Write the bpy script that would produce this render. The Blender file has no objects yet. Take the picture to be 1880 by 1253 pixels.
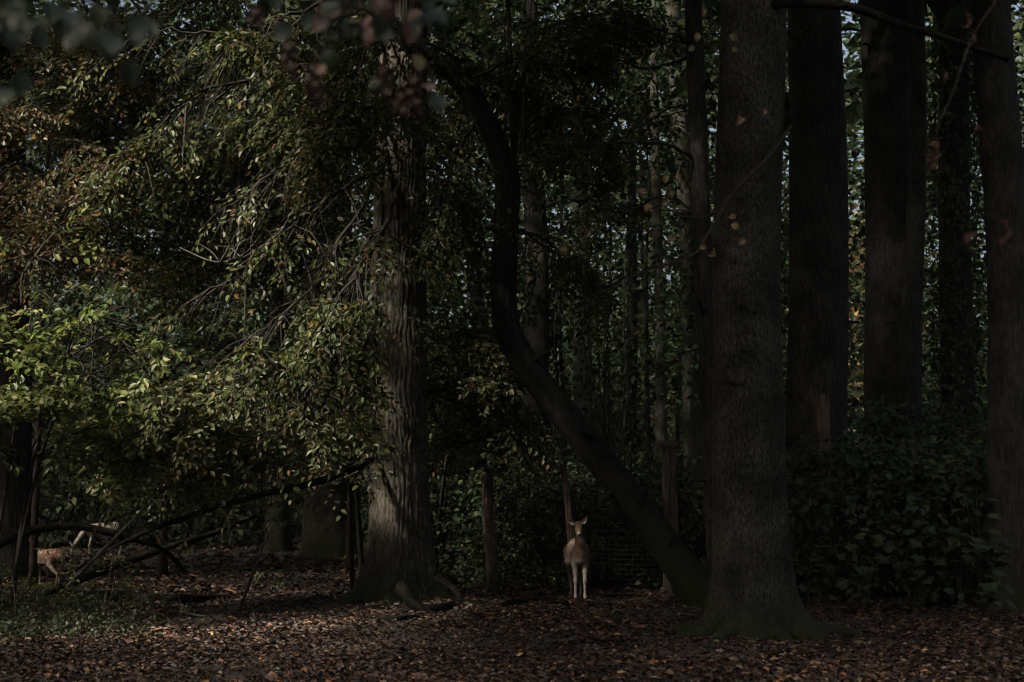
import bpy, math, random
import numpy as np
from mathutils import Vector, Matrix

rng = np.random.default_rng(7)
random.seed(7)
scene = bpy.context.scene
C = scene.collection
R = math.radians

# ------------------------------------------------------------------ camera
CAM_H, FPX, HOR = 1.55, 50 / 36 * 1880, 910.0
PITCH = math.atan((HOR - 626.5) / FPX)
cam_d = bpy.data.cameras.new('camera')
cam = bpy.data.objects.new('camera', cam_d)
C.objects.link(cam)
cam.location = (0, 0, CAM_H)
cam.rotation_euler = (R(90) + PITCH, 0, 0)
cam_d.lens, cam_d.sensor_width = 50, 36
cam_d.clip_start, cam_d.clip_end = 0.1, 2000
cam_d.dof.use_dof = True
cam_d.dof.focus_distance = 20.0
cam_d.dof.aperture_fstop = 2.2
scene.camera = cam

# ------------------------------------------------------------------ sky, sun, exposure
SUN = np.array([-0.62, -0.50, 0.62]); SUN /= np.linalg.norm(SUN)      # direction towards the sun
world = bpy.data.worlds.new('World'); scene.world = world; world.use_nodes = True
wn = world.node_tree.nodes; wl = world.node_tree.links
sky = wn.new('ShaderNodeTexSky'); sky.sky_type = 'NISHITA'; sky.sun_disc = False
sky.sun_elevation = math.asin(SUN[2]); sky.sun_rotation = math.atan2(SUN[0], SUN[1])
sky.dust_density = 10.0; sky.air_density = 1.0; sky.ozone_density = 1.0
wn['Background'].inputs['Strength'].default_value = 0.115
wl.new(sky.outputs[0], wn['Background'].inputs['Color'])
sun_d = bpy.data.lights.new('sun', 'SUN'); sun_d.energy = 5.0; sun_d.angle = R(4.5); sun_d.color = (1.0, 0.93, 0.82)
sun = bpy.data.objects.new('sun', sun_d); C.objects.link(sun)
sun.rotation_euler = Vector(SUN).to_track_quat('Z', 'Y').to_euler(); sun.location = (0, 0, 60)
vs = scene.view_settings
vs.view_transform = 'Standard'; vs.look = 'None'; vs.gamma = 1.0; vs.use_curve_mapping = False
vs.exposure = 1.0
vs.use_white_balance = True; vs.white_balance_temperature = 6750; vs.white_balance_tint = 10   # camera set for shade
cy = scene.cycles
cy.filter_width = 1.15; cy.use_denoising = True; cy.max_bounces = 5; cy.diffuse_bounces = 3; cy.glossy_bounces = 2
cy.transmission_bounces = 3; cy.sample_clamp_indirect = 4.0; cy.caustics_reflective = False; cy.caustics_refractive = False

# ------------------------------------------------------------------ helpers
SINP, COSP = math.sin(PITCH), math.cos(PITCH)
def ray(px, py):
    x = (px - 940.0) / FPX; y = (626.5 - py) / FPX
    return np.array([x, COSP - y * SINP, SINP + y * COSP])
def P(px, py, Y):                      # photo pixel at a known depth
    d = ray(px, py); return np.array([0, 0, CAM_H]) + d * (Y / d[1])
def G(px, py, z=0.0):                  # photo pixel on the ground
    d = ray(px, py); return np.array([0, 0, CAM_H]) + d * ((z - CAM_H) / d[2])
def nrm(a):
    return a / np.maximum(np.linalg.norm(a, axis=-1, keepdims=True), 1e-9)

def _h(ix, iy, iz, s):
    n = (ix * 374761393 + iy * 668265263 + iz * 2147483647 + s * 1274126177) & 0xFFFFFFFF
    n = ((n ^ (n >> 13)) * 1274126177) & 0xFFFFFFFF
    return ((n ^ (n >> 16)) & 0xFFFF) / 65535.0
def vnoise(x, y, z, s=0):
    x, y, z = np.broadcast_arrays(x, y, z)
    ix, iy, iz = np.floor(x).astype(np.int64), np.floor(y).astype(np.int64), np.floor(z).astype(np.int64)
    fx, fy, fz = x - ix, y - iy, z - iz
    fx, fy, fz = (t * t * (3 - 2 * t) for t in (fx, fy, fz))
    o = 0
    for a in (0, 1):
        for b in (0, 1):
            for c in (0, 1):
                w = (fx if a else 1 - fx) * (fy if b else 1 - fy) * (fz if c else 1 - fz)
                o = o + w * _h(ix + a, iy + b, iz + c, s)
    return o * 2 - 1

class MB:
    """collects vertices, faces and face colours of ONE mesh"""
    def __init__(s): s.v, s.f4, s.f3, s.c4, s.c3, s.n = [], [], [], [], [], 0
    def add(s, v, f4=None, f3=None, c4=None, c3=None):
        v = np.asarray(v, float).reshape(-1, 3)
        if f4 is not None and len(f4):
            s.f4.append(np.asarray(f4, np.int64) + s.n)
            s.c4.append(np.broadcast_to(np.asarray(c4 if c4 is not None else (1, 1, 1), float), (len(f4), 3)))
        if f3 is not None and len(f3):
            s.f3.append(np.asarray(f3, np.int64) + s.n)
            s.c3.append(np.broadcast_to(np.asarray(c3 if c3 is not None else (1, 1, 1), float), (len(f3), 3)))
        s.v.append(v); s.n += len(v)
    def mesh(s, name, mat, smooth=False, colour=False):
        me = bpy.data.meshes.new(name)
        v = np.concatenate(s.v) if s.v else np.zeros((0, 3))
        f4 = np.concatenate(s.f4) if s.f4 else np.zeros((0, 4), np.int64)
        f3 = np.concatenate(s.f3) if s.f3 else np.zeros((0, 3), np.int64)
        me.vertices.add(len(v)); me.vertices.foreach_set('co', v.astype(np.float32).ravel())
        nl = f4.size + f3.size
        me.loops.add(nl); me.loops.foreach_set('vertex_index', np.concatenate([f4.ravel(), f3.ravel()]).astype(np.int32))
        npoly = len(f4) + len(f3)
        me.polygons.add(npoly)
        st = np.concatenate([np.arange(len(f4)) * 4, f4.size + np.arange(len(f3)) * 3]).astype(np.int32)
        me.polygons.foreach_set('loop_start', st)
        if smooth: me.polygons.foreach_set('use_smooth', np.ones(npoly, bool))
        else: me.polygons.foreach_set('use_smooth', np.zeros(npoly, bool))
        if colour:
            c = np.concatenate([x for x in s.c4 + s.c3])
            at = me.attributes.new('lc', 'FLOAT_COLOR', 'FACE')
            at.data.foreach_set('color', np.concatenate([c, np.ones((npoly, 1))], 1).astype(np.float32).ravel())
        me.update(calc_edges=True)
        me.materials.append(mat)
        return me
    def build(s, name, mat, parent=None, smooth=False, colour=False):
        return link(name, s.mesh(name, mat, smooth, colour), parent)
def link(name, me, parent=None, loc=None):
    o = bpy.data.objects.new(name, me); C.objects.link(o)
    if parent is not None:
        o.parent = parent
        if loc is None and parent.type == 'EMPTY': o.matrix_parent_inverse = Matrix.Translation(-parent.location)
    if loc is not None: o.location = loc
    return o
def tag(o, label=None, cat=None, group=None, kind=None):
    if label: o['label'] = label
    if cat: o['category'] = cat
    if group: o['group'] = group
    if kind: o['kind'] = kind
    return o
def thing(name, label, cat, group=None, loc=(0, 0, 0)):
    o = bpy.data.objects.new(name, None); C.objects.link(o); o.location = loc
    o.empty_display_size = 0.2
    return tag(o, label, cat, group)

def crom(pts, n):
    """Catmull-Rom through points (any columns), n samples"""
    pts = np.asarray(pts, float)
    k = len(pts)
    if k == 2: return pts[0] + (pts[1] - pts[0]) * np.linspace(0, 1, n)[:, None]
    q = np.vstack([2 * pts[0] - pts[1], pts, 2 * pts[-1] - pts[-2]])
    t = np.linspace(0, k - 1, n); i = np.minimum(t.astype(int), k - 2); f = (t - i)[:, None]
    a, b, c, d = q[i], q[i + 1], q[i + 2], q[i + 3]
    return 0.5 * (2 * b + (c - a) * f + (2 * a - 5 * b + 4 * c - d) * f ** 2 + (3 * b - a - 3 * c + d) * f ** 3)

def frames(path):
    T = nrm(np.gradient(path, axis=0))
    ref = np.array([1.0, 0, 0]) if abs(T[0, 0]) < 0.8 else np.array([0, 0, 1.0])
    U = np.zeros_like(T); u = ref
    for i in range(len(T)):
        u = u - T[i] * np.dot(u, T[i]); u = u / np.linalg.norm(u); U[i] = u
    return T, U, np.cross(T, U)

def tube(mb, path, rad, sides=8, disp=None, cap=True, col=None):
    """tube along path; disp(theta, s) returns a radial factor"""
    path = np.asarray(path, float); n = len(path); rad = np.broadcast_to(np.asarray(rad, float), (n,))
    T, U, W = frames(path)
    th = np.linspace(0, 2 * math.pi, sides, endpoint=False)
    rr = rad[:, None] * np.ones((1, sides))
    if disp is not None:
        s = np.concatenate([[0], np.cumsum(np.linalg.norm(np.diff(path, axis=0), axis=1))])
        rr = rr + disp(th[None, :], s[:, None], rad[:, None])
    v = path[:, None] + rr[..., None] * (np.cos(th)[None, :, None] * U[:, None] + np.sin(th)[None, :, None] * W[:, None])
    i = np.arange(n - 1)[:, None] * sides; j = np.arange(sides)[None]; j2 = (j + 1) % sides
    f = np.stack([i + j, i + j2, i + sides + j2, i + sides + j], -1).reshape(-1, 4)
    vv = v.reshape(-1, 3); f3 = None
    if cap:
        vv = np.vstack([vv, path[0], path[-1]]); a = n * sides; jj = np.arange(sides)
        f3 = np.concatenate([np.stack([np.full(sides, a), (jj + 1) % sides, jj], -1),
                             np.stack([np.full(sides, a + 1), (n - 1) * sides + jj, (n - 1) * sides + (jj + 1) % sides], -1)])
    mb.add(vv, f, f3, col, col)

def twigs(mb, A, B, Cc, r):
    """many three-sided twigs A-B-C at once"""
    n = len(A)
    if not n: return
    T = nrm(Cc - A); up = np.where(np.abs(T[:, 2:3]) > .9, np.array([[1., 0, 0]]), np.array([[0, 0, 1.]]))
    U = nrm(np.cross(T, up)); W = np.cross(T, U)
    vs_ = []
    for p, k in ((A, 1.0), (B, .7)):
        for a in (0, 2.094, 4.189):
            vs_.append(p + (r * k)[:, None] * (math.cos(a) * U + math.sin(a) * W))
    vs_.append(Cc)
    v = np.stack(vs_, 1).reshape(-1, 3); b = np.arange(n)[:, None] * 7
    f4 = np.concatenate([b + np.array(q) for q in ([0, 1, 4, 3], [1, 2, 5, 4], [2, 0, 3, 5])])
    f3 = np.concatenate([b + np.array(q) for q in ([3, 4, 6], [4, 5, 6], [5, 3, 6])])
    mb.add(v, f4, f3)

def leaves(mb, p, d, n, size, col, aspect=0.62, lod=0, curl=0.12):
    """leaf blades: p stalk end, d direction to the tip, n blade normal"""
    k = len(p)
    if not k: return
    d = nrm(d); n = nrm(n - d * np.sum(n * d, -1, keepdims=True)); s = np.cross(d, n)
    size = np.broadcast_to(size, (k,))[:, None]
    if lod == 0: o = [(0, 0, 0), (-.42, .27, .10), (-.40, .64, .06), (0, 1, -curl), (.40, .64, .06), (.42, .27, .10)]; q = [[0, 3, 2, 1], [0, 5, 4, 3]]
    else: o = [(0, 0, 0), (-.5, .5, .07), (0, 1, -curl), (.5, .5, .07)]; q = [[0, 3, 2, 1]]
    v = np.stack([p + size * (u * aspect * s + y * d + w * n) for u, y, w in o], 1).reshape(-1, 3)
    b = np.arange(k)[:, None] * len(o)
    f = np.concatenate([b + np.array(x) for x in q])
    mb.add(v, f, None, np.concatenate([col] * len(q)))

def palette(n, pal, var=.25, mix=None):
    """pal: [(weight, rgb)]; one colour per leaf with variation in brightness"""
    w = np.array([p[0] for p in pal], float); w /= w.sum()
    c = np.array([p[1] for p in pal])[rng.choice(len(pal), n, p=w)]
    return np.clip(c * (1 + var * rng.normal(size=(n, 1))) * (1 + .08 * rng.normal(size=(n, 3))), .004, .8)

GREEN = [(5, (.055, .075, .022)), (3, (.075, .090, .028)), (1.2, (.11, .105, .030)), (.35, (.17, .10, .03)), (.3, (.10, .055, .025))]
DARKG = [(5, (.035, .060, .028)), (3, (.048, .070, .030)), (.5, (.08, .08, .03))]
LIME = [(5, (.11, .15, .036)), (3, (.14, .17, .045)), (1.5, (.19, .185, .055)), (.25, (.24, .18, .06))]
RUST = [(3, (.12, .075, .028)), (2, (.16, .088, .03)), (3, (.09, .08, .03)), (1, (.10, .052, .025))]

def spray(lmb, tmb, o, d, L, K, size, pal, droop=.25, tilt=.35, lod=0, var=.25, tw=.006, aspect=.62, flat=1.0, fan=.38):
    """flat leafy sprays: S origins o, directions d, lengths L, K leaves each"""
    L = np.broadcast_to(np.asarray(L, float), (len(o),)); kk = gap_keep(np.asarray(o), .5, .05, 1.0); o, d, L = o[kk], d[kk], L[kk]
    S = len(o)
    if not S: return
    d = nrm(d); L = np.broadcast_to(np.asarray(L, float), (S,))
    n = nrm(np.array([-.18, -.50, 1.0]) * flat + tilt * rng.normal(size=(S, 3)))      # blades lean towards the light of the glade
    n = nrm(n - d * np.sum(n * d, -1, keepdims=True)); sd = np.cross(d, n)
    t = (np.arange(K) + rng.random((S, K))) / K; t = .12 + .88 * t
    sg = np.where((np.arange(K) % 2) == 0, 1.0, -1.0)[None] * np.ones((S, 1))
    off = fan * L[:, None] * rng.random((S, K)) * (1.15 - t)
    dr = np.array([0, 0, -1.0])
    pos = (o[:, None] + d[:, None] * (L[:, None] * t)[..., None] + dr * (droop * L[:, None] * t ** 2)[..., None]
           + sd[:, None] * (sg * off)[..., None] + .03 * L[:, None, None] * rng.normal(size=(S, K, 3)))
    ld = d[:, None] * .55 + sd[:, None] * (sg * .8)[..., None] + dr * (.15 + droop * t[..., None] * .8) + .28 * rng.normal(size=(S, K, 3))
    ln = n[:, None] + .38 * rng.normal(size=(S, K, 3))
    m = S * K
    sz = size * (.65 + .6 * rng.random(m))
    cl = palette(m, pal, var)
    cl = cl * np.repeat(.85 + .3 * rng.random(S), K)[:, None]
    leaves(lmb, pos.reshape(-1, 3), ld.reshape(-1, 3), ln.reshape(-1, 3), sz, cl, aspect, lod)
    if tmb is not None:
        twigs(tmb, o, o + d * (L * .5)[:, None] + dr * (droop * L * .25)[:, None], o + d * L[:, None] + dr * (droop * L)[:, None], np.full(S, tw))

def limb(root, lmb, tmb, pts, r0, r1, nsub, sublen, K, size, pal, per_sub=4, droop=.25, bare=.15, lod=0, tilt=.35, sides=7, down=.15, spl=.55, var=.25):
    """a bough through pts with side branches carrying sprays"""
    n = max(8, int(len(pts) * 6))
    path = crom(pts, n)
    ln = np.linalg.norm(np.diff(path, axis=0), axis=1).sum()
    path[1:-1] += .012 * ln * rng.normal(size=(n - 2, 3)) * .5
    if tmb is not None:
        bm_ = MB(); tube(bm_, path, np.linspace(r0, r1, n), sides); bm_.build('branch', M_twig, root, smooth=True)
    T = nrm(np.gradient(path, axis=0))
    t = bare + (1 - bare) * np.sort(rng.random(nsub)); idx = np.minimum((t * (n - 1)).astype(int), n - 1)
    o = path[idx]; tg = T[idx]
    sd = nrm(np.cross(tg, np.array([0, 0, 1.0])) + 1e-6)
    sg = np.where(np.arange(nsub) % 2 == 0, 1.0, -1.0)[:, None]
    d = nrm(tg * .7 + sd * sg * (.5 + .5 * rng.random((nsub, 1))) + np.array([0, 0, -down]) + .35 * rng.normal(size=(nsub, 3)))
    L = sublen * (.45 + .75 * rng.random(nsub)) * (1.1 - .5 * t)
    dr = np.array([0, 0, -1.0])
    if tmb is not None:
        twigs(tmb, o, o + d * (L * .5)[:, None] + dr * (droop * .25 * L)[:, None], o + d * L[:, None] + dr * (droop * L)[:, None], np.maximum(.006, .012 * L))
    tt = (np.arange(per_sub) + .5 + .5 * rng.random((nsub, per_sub))) / per_sub
    so = o[:, None] + d[:, None] * (L[:, None] * tt)[..., None] + dr * (droop * L[:, None] * tt ** 2)[..., None]
    s2 = nrm(np.cross(d, np.array([0, 0, 1.0])) + 1e-6)
    sg2 = np.where(np.arange(per_sub) % 2 == 0, 1.0, -1.0)[None, :, None]
    dd = d[:, None] * .8 + s2[:, None] * sg2 * .7 + .35 * rng.normal(size=(nsub, per_sub, 3)) + dr * down
    spray(lmb, tmb, so.reshape(-1, 3), dd.reshape(-1, 3), np.repeat(L * spl, per_sub) * (.6 + .6 * rng.random(nsub * per_sub)), K, size, pal, droop, tilt, lod, var)

# gaps in the canopy through which the sun reaches the ground and the understorey: (point, radius)
GAPS = []
def gap_keep(p, soft=1.0, margin=0.0, start=1.5):
    keep = np.ones(len(p), bool)
    for q, r, st_ in GAPS:
        w = p - q; lam = w @ SUN
        dist = np.linalg.norm(w - lam[:, None] * SUN, axis=1)
        rr = r * (.75 + .5 * (vnoise(p[:, 0] * .9, p[:, 1] * .9, p[:, 2] * .9, 5) * .5 + .5))
        keep &= ~((lam > start) & (dist < rr + margin) & (rng.random(len(p)) < (soft if soft >= 1 else st_)))
    return keep

def crown_blob(lmb, centre, rad, count, size, pal, lod=1, clump=14, gaps=True, aspect=.7, hollow=.35, var=.3):
    """a high crown: leaves in clumps spread through an ellipsoid"""
    nc = max(4, count // clump)
    u = nrm(rng.normal(size=(nc, 3))); rr = (hollow + (1 - hollow) * rng.random((nc, 1))) ** .6
    cp = np.asarray(centre) + u * rr * np.asarray(rad)
    p = np.repeat(cp, clump, 0) + rng.normal(size=(nc * clump, 3)) * np.asarray(rad) * np.array([.14, .14, .07])
    if gaps: p = p[gap_keep(p, 1.0, size * .45)]
    k = len(p)
    d = rng.normal(size=(k, 3)) * np.array([1, 1, .5]) + np.array([0, 0, -.35])
    n = np.array([0, 0, 1.0]) + .6 * rng.normal(size=(k, 3))
    leaves(lmb, p, d, n, size * (.6 + .8 * rng.random(k)), palette(k, pal, var), aspect, lod)

# ------------------------------------------------------------------ materials
def mat(name):
    m = bpy.data.materials.new(name); m.use_nodes = True
    nt = m.node_tree; return m, nt, nt.nodes['Principled BSDF'], nt.nodes['Material Output']
def leaf_material(name, rough=.42, trans=.28, spec=.5, attr=True, col=(.1, .1, .03)):
    m, nt, b, out = mat(name)
    tr = nt.nodes.new('ShaderNodeBsdfTranslucent'); mx = nt.nodes.new('ShaderNodeMixShader'); mx.inputs[0].default_value = trans
    if attr:
        a = nt.nodes.new('ShaderNodeAttribute'); a.attribute_name = 'lc'; src = a.outputs['Color']
    else:
        a = nt.nodes.new('ShaderNodeRGB'); a.outputs[0].default_value = (*col, 1); src = a.outputs[0]
    tc = nt.nodes.new('ShaderNodeTexCoord'); nz = nt.nodes.new('ShaderNodeTexNoise'); nz.inputs['Scale'].default_value = 60
    mr = nt.nodes.new('ShaderNodeMapRange'); mr.inputs['To Min'].default_value = .75; mr.inputs['To Max'].default_value = 1.25
    mm = nt.nodes.new('ShaderNodeMix'); mm.data_type = 'RGBA'; mm.blend_type = 'MULTIPLY'; mm.inputs[0].default_value = 1
    nt.links.new(tc.outputs['Object'], nz.inputs['Vector']); nt.links.new(nz.outputs[0], mr.inputs['Value'])
    nt.links.new(src, mm.inputs[6]); nt.links.new(mr.outputs[0], mm.inputs[7])
    nt.links.new(mm.outputs[2], b.inputs['Base Color']); nt.links.new(mm.outputs[2], tr.inputs['Color'])
    b.inputs['Roughness'].default_value = rough; b.inputs['Specular IOR Level'].default_value = spec
    nt.links.new(b.outputs[0], mx.inputs[1]); nt.links.new(tr.outputs[0], mx.inputs[2]); nt.links.new(mx.outputs[0], out.inputs['Surface'])
    return m
def bark_material(name, dark, light, sx=14, sz=3, bump=.6, moss=0.0, mossz=.7, mosscol=(.020, .026, .010), blotch=.35, dist=.02):
    m, nt, b, out = mat(name)
    tc = nt.nodes.new('ShaderNodeTexCoord'); mp = nt.nodes.new('ShaderNodeMapping'); mp.inputs['Scale'].default_value = (sx, sx, sz)
    n1 = nt.nodes.new('ShaderNodeTexNoise'); n1.inputs['Scale'].default_value = 1.0; n1.inputs['Detail'].default_value = 6; n1.inputs['Distortion'].default_value = .6
    n2 = nt.nodes.new('ShaderNodeTexNoise'); n2.inputs['Scale'].default_value = 2.2; n2.inputs['Detail'].default_value = 4
    nt.links.new(tc.outputs['Object'], mp.inputs['Vector']); nt.links.new(mp.outputs[0], n1.inputs['Vector']); nt.links.new(tc.outputs['Object'], n2.inputs['Vector'])
    cr = nt.nodes.new('ShaderNodeValToRGB'); cr.color_ramp.elements[0].position = .36; cr.color_ramp.elements[1].position = .66
    cr.color_ramp.elements[0].color = (*dark, 1); cr.color_ramp.elements[1].color = (*light, 1)
    nt.links.new(n1.outputs[0], cr.inputs[0])
    mr = nt.nodes.new('ShaderNodeMapRange'); mr.inputs['From Min'].default_value = .3; mr.inputs['From Max'].default_value = .7
    mr.inputs['To Min'].default_value = 1 - blotch; mr.inputs['To Max'].default_value = 1 + blotch; nt.links.new(n2.outputs[0], mr.inputs['Value'])
    mm = nt.nodes.new('ShaderNodeMix'); mm.data_type = 'RGBA'; mm.blend_type = 'MULTIPLY'; mm.inputs[0].default_value = 1
    nt.links.new(cr.outputs[0], mm.inputs[6]); nt.links.new(mr.outputs[0], mm.inputs[7]); col = mm.outputs[2]
    if moss:
        sp = nt.nodes.new('ShaderNodeSeparateXYZ'); nt.links.new(tc.outputs['Object'], sp.inputs[0])
        m2 = nt.nodes.new('ShaderNodeMapRange'); m2.inputs['From Min'].default_value = mossz; m2.inputs['From Max'].default_value = 0
        m2.inputs['To Min'].default_value = .12; m2.inputs['To Max'].default_value = 1; nt.links.new(sp.outputs[2], m2.inputs['Value'])
        n3 = nt.nodes.new('ShaderNodeTexNoise'); n3.inputs['Scale'].default_value = 5; n3.inputs['Detail'].default_value = 5; nt.links.new(tc.outputs['Object'], n3.inputs['Vector'])
        a = nt.nodes.new('ShaderNodeMath'); a.operation = 'MULTIPLY_ADD'; nt.links.new(m2.outputs[0], a.inputs[0]); a.inputs[1].default_value = .9
        c2 = nt.nodes.new('ShaderNodeMath'); c2.operation = 'SUBTRACT'; nt.links.new(n3.outputs[0], c2.inputs[0]); c2.inputs[1].default_value = .62; nt.links.new(c2.outputs[0], a.inputs[2])
        c3 = nt.nodes.new('ShaderNodeMath'); c3.operation = 'MULTIPLY'; c3.use_clamp = True; nt.links.new(a.outputs[0], c3.inputs[0]); c3.inputs[1].default_value = 2.5 * moss
        mx = nt.nodes.new('ShaderNodeMix'); mx.data_type = 'RGBA'; nt.links.new(c3.outputs[0], mx.inputs[0]); nt.links.new(col, mx.inputs[6]); mx.inputs[7].default_value = (*mosscol, 1); col = mx.outputs[2]
    nt.links.new(col, b.inputs['Base Color']); b.inputs['Roughness'].default_value = .9; b.inputs['Specular IOR Level'].default_value = .25
    bp = nt.nodes.new('ShaderNodeBump'); bp.inputs['Strength'].default_value = bump; bp.inputs['Distance'].default_value = dist
    nt.links.new(n1.outputs[0], bp.inputs['Height']); nt.links.new(bp.outputs[0], b.inputs['Normal'])
    return m
M_leaf = leaf_material('green_leaf', rough=.46, trans=.38, spec=.36)
M_leafd = leaf_material('shade_leaf', rough=.55, trans=.36, spec=.3)
M_litter = leaf_material('dry_leaf', rough=.6, trans=.05, spec=.35)
M_oak = bark_material('oak_bark', (.024, .021, .017), (.10, .086, .067), 26, 9, .7, .6, .8)
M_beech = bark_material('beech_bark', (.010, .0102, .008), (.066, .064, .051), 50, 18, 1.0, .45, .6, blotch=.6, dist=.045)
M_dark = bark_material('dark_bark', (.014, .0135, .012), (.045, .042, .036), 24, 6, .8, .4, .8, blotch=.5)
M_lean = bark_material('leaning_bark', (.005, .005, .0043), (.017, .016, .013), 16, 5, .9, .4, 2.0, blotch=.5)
M_grey = bark_material('grey_bark', (.07, .068, .055), (.12, .115, .095), 12, 3, .4, .3, .8)
M_twig = bark_material('twig_bark', (.016, .013, .011), (.042, .035, .028), 20, 20, .3)
M_log = bark_material('log_bark', (.010, .0085, .007), (.036, .029, .023), 9, 9, .9, .25, .3)
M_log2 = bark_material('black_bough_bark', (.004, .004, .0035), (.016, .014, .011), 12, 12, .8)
M_log2.node_tree.nodes['Principled BSDF'].inputs['Specular IOR Level'].default_value = .06
M_post = bark_material('split_wood', (.035, .026, .021), (.15, .105, .082), 45, 2.5, .6, .35, .5, blotch=.5)

# ------------------------------------------------------------------ ground
m, nt, b, out = mat('forest_soil')
tc = nt.nodes.new('ShaderNodeTexCoord'); n1 = nt.nodes.new('ShaderNodeTexNoise'); n1.inputs['Scale'].default_value = 14; n1.inputs['Detail'].default_value = 8
cr = nt.nodes.new('ShaderNodeValToRGB'); cr.color_ramp.elements[0].position = .35; cr.color_ramp.elements[1].position = .7
cr.color_ramp.elements[0].color = (.014, .010, .008, 1); cr.color_ramp.elements[1].color = (.055, .038, .027, 1)
bp = nt.nodes.new('ShaderNodeBump'); bp.inputs['Strength'].default_value = .8; bp.inputs['Distance'].default_value = .04
nt.links.new(tc.outputs['Object'], n1.inputs['Vector']); nt.links.new(n1.outputs[0], cr.inputs[0]); nt.links.new(cr.outputs[0], b.inputs['Base Color'])
nt.links.new(n1.outputs[0], bp.inputs['Height']); nt.links.new(bp.outputs[0], b.inputs['Normal']); b.inputs['Roughness'].default_value = .95
M_soil = m
def ground_z(x, y):
    return .05 * vnoise(x * .35, y * .35, 0 * x, 3) + .018 * vnoise(x * 1.7, y * 1.7, 0 * x, 4) + 0.0 * x
gx = np.concatenate([[-900, -300, -120, -60, -30], np.linspace(-16, 16, 129), [30, 60, 120, 300, 900]])
gy = np.concatenate([[-600, -100, -30, 0, 5], np.linspace(8, 48, 161), [60, 90, 150, 300, 900, 1500]])
X, Y = np.meshgrid(gx, gy); Z = ground_z(X, Y)
mb = MB(); nx, ny = len(gx), len(gy)
ii = (np.arange(ny - 1)[:, None] * nx + np.arange(nx - 1)[None]).ravel()
mb.add(np.stack([X, Y, Z], -1), np.stack([ii, ii + 1, ii + nx + 1, ii + nx], -1))
floor = mb.build('forest_floor', M_soil, smooth=True); tag(floor, kind='structure')

# gaps for the sun
for px, py, Yd, r in ((700, 760, 21, .6), (705, 850, 21, .6), (710, 940, 21, .5), (330, 735, 19, 1.0), (440, 760, 19, 1.0), (560, 720, 19.3, 1.0), (640, 690, 19.5, .6),
                      (120, 640, 18.5, 1.0), (210, 650, 18.5, .7), (60, 770, 18, .5), (840, 645, 20, .45), (870, 720, 21.5, .8), (850, 640, 22, .7), (830, 440, 21.5, .6), (860, 300, 22, .7), (250, 330, 20, .8), (90, 290, 20, .8), (60, 470, 19, .5),
                      (92, 1025, 24.5, .2), (1050, 1000, 21, .28), (195, 965, 37, .3), (560, 470, 20, .6), (660, 460, 19.5, .5), (480, 160, 20, .7), (520, 320, 20, .6), (800, 480, 20, .4),
                      (1580, 560, 95, 9)):
    GAPS.append((P(px, py, Yd), r, .97 if (px, py) in ((700, 760), (705, 850), (710, 940)) else (.8 if py > 600 and px < 900 else .5)))
for px, py, r in ((340, 1160, .55), (450, 1150, .6), (560, 1150, .6), (660, 1140, .5), (250, 1175, .4), (760, 1125, .35), (100, 1170, .4)):
    GAPS.append((G(px, py), r, .6))

# ------------------------------------------------------------------ trunks
def bark_disp(kind, amp, nr, flare=.0, fh=.45, lobes=5, ph=0.0, seed=0):
    def f(th, s, r):
        c, q = np.cos(th), np.sin(th)
        w = 2.2 * vnoise(c * 3, q * 3, s * 2.2, seed) + 1.3 * vnoise(c * 8, q * 8, s * 6.0, seed + 1)
        d = r * .06 * vnoise(c * 1.3, q * 1.3, s * .45, seed + 2)
        if kind == 'ridge':
            d = d + amp * (np.abs(np.sin(nr * th * .5 + w)) ** .55 - .6) + amp * .5 * vnoise(c * nr * .45, q * nr * .45, s * 7, seed + 3)
        else:
            d = d + amp * vnoise(c * 6, q * 6, s * 3, seed + 3) + amp * .6 * vnoise(c * 16, q * 16, s * 9, seed + 4)
        e = np.exp(-s / fh)
        lob = .5 + .5 * np.cos(lobes * th + ph + .8 * vnoise(c, q, 0 * s, seed + 5))
        return d + r * flare * (e * .45 + e ** 2 * 1.1 * lob ** 2)
    return f
def trunk(parent, pts, mat_, rings=80, sides=32, disp=None, name='trunk', knots=()):
    """pts rows: px, py, depth, radius (metres); the foot goes a little into the ground"""
    a = np.array([[*P(p[0], p[1], p[2]), p[3]] for p in pts])
    a[0, 2] = min(a[0, 2], -.08)
    q = crom(a, rings)
    mb = MB(); tube(mb, q[:, :3], q[:, 3], sides, disp)
    return mb.build(name, mat_, parent, smooth=True)
def tree_root(name, label, px, py, Y, cat='tree', group=None):
    p = P(px, py, Y); return thing(name, label, cat, group, (p[0], p[1], 0))
def top_crown(root, px, Y, z=14.0, rad=(4.6, 4.6, 3.6), count=1700, size=.42, pal=DARKG, dx=0, dy=0):
    mb = MB(); x = P(px, 300, Y)[0]
    crown_blob(mb, (x + dx, Y + dy, z), rad, count, size, pal)
    return mb

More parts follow.
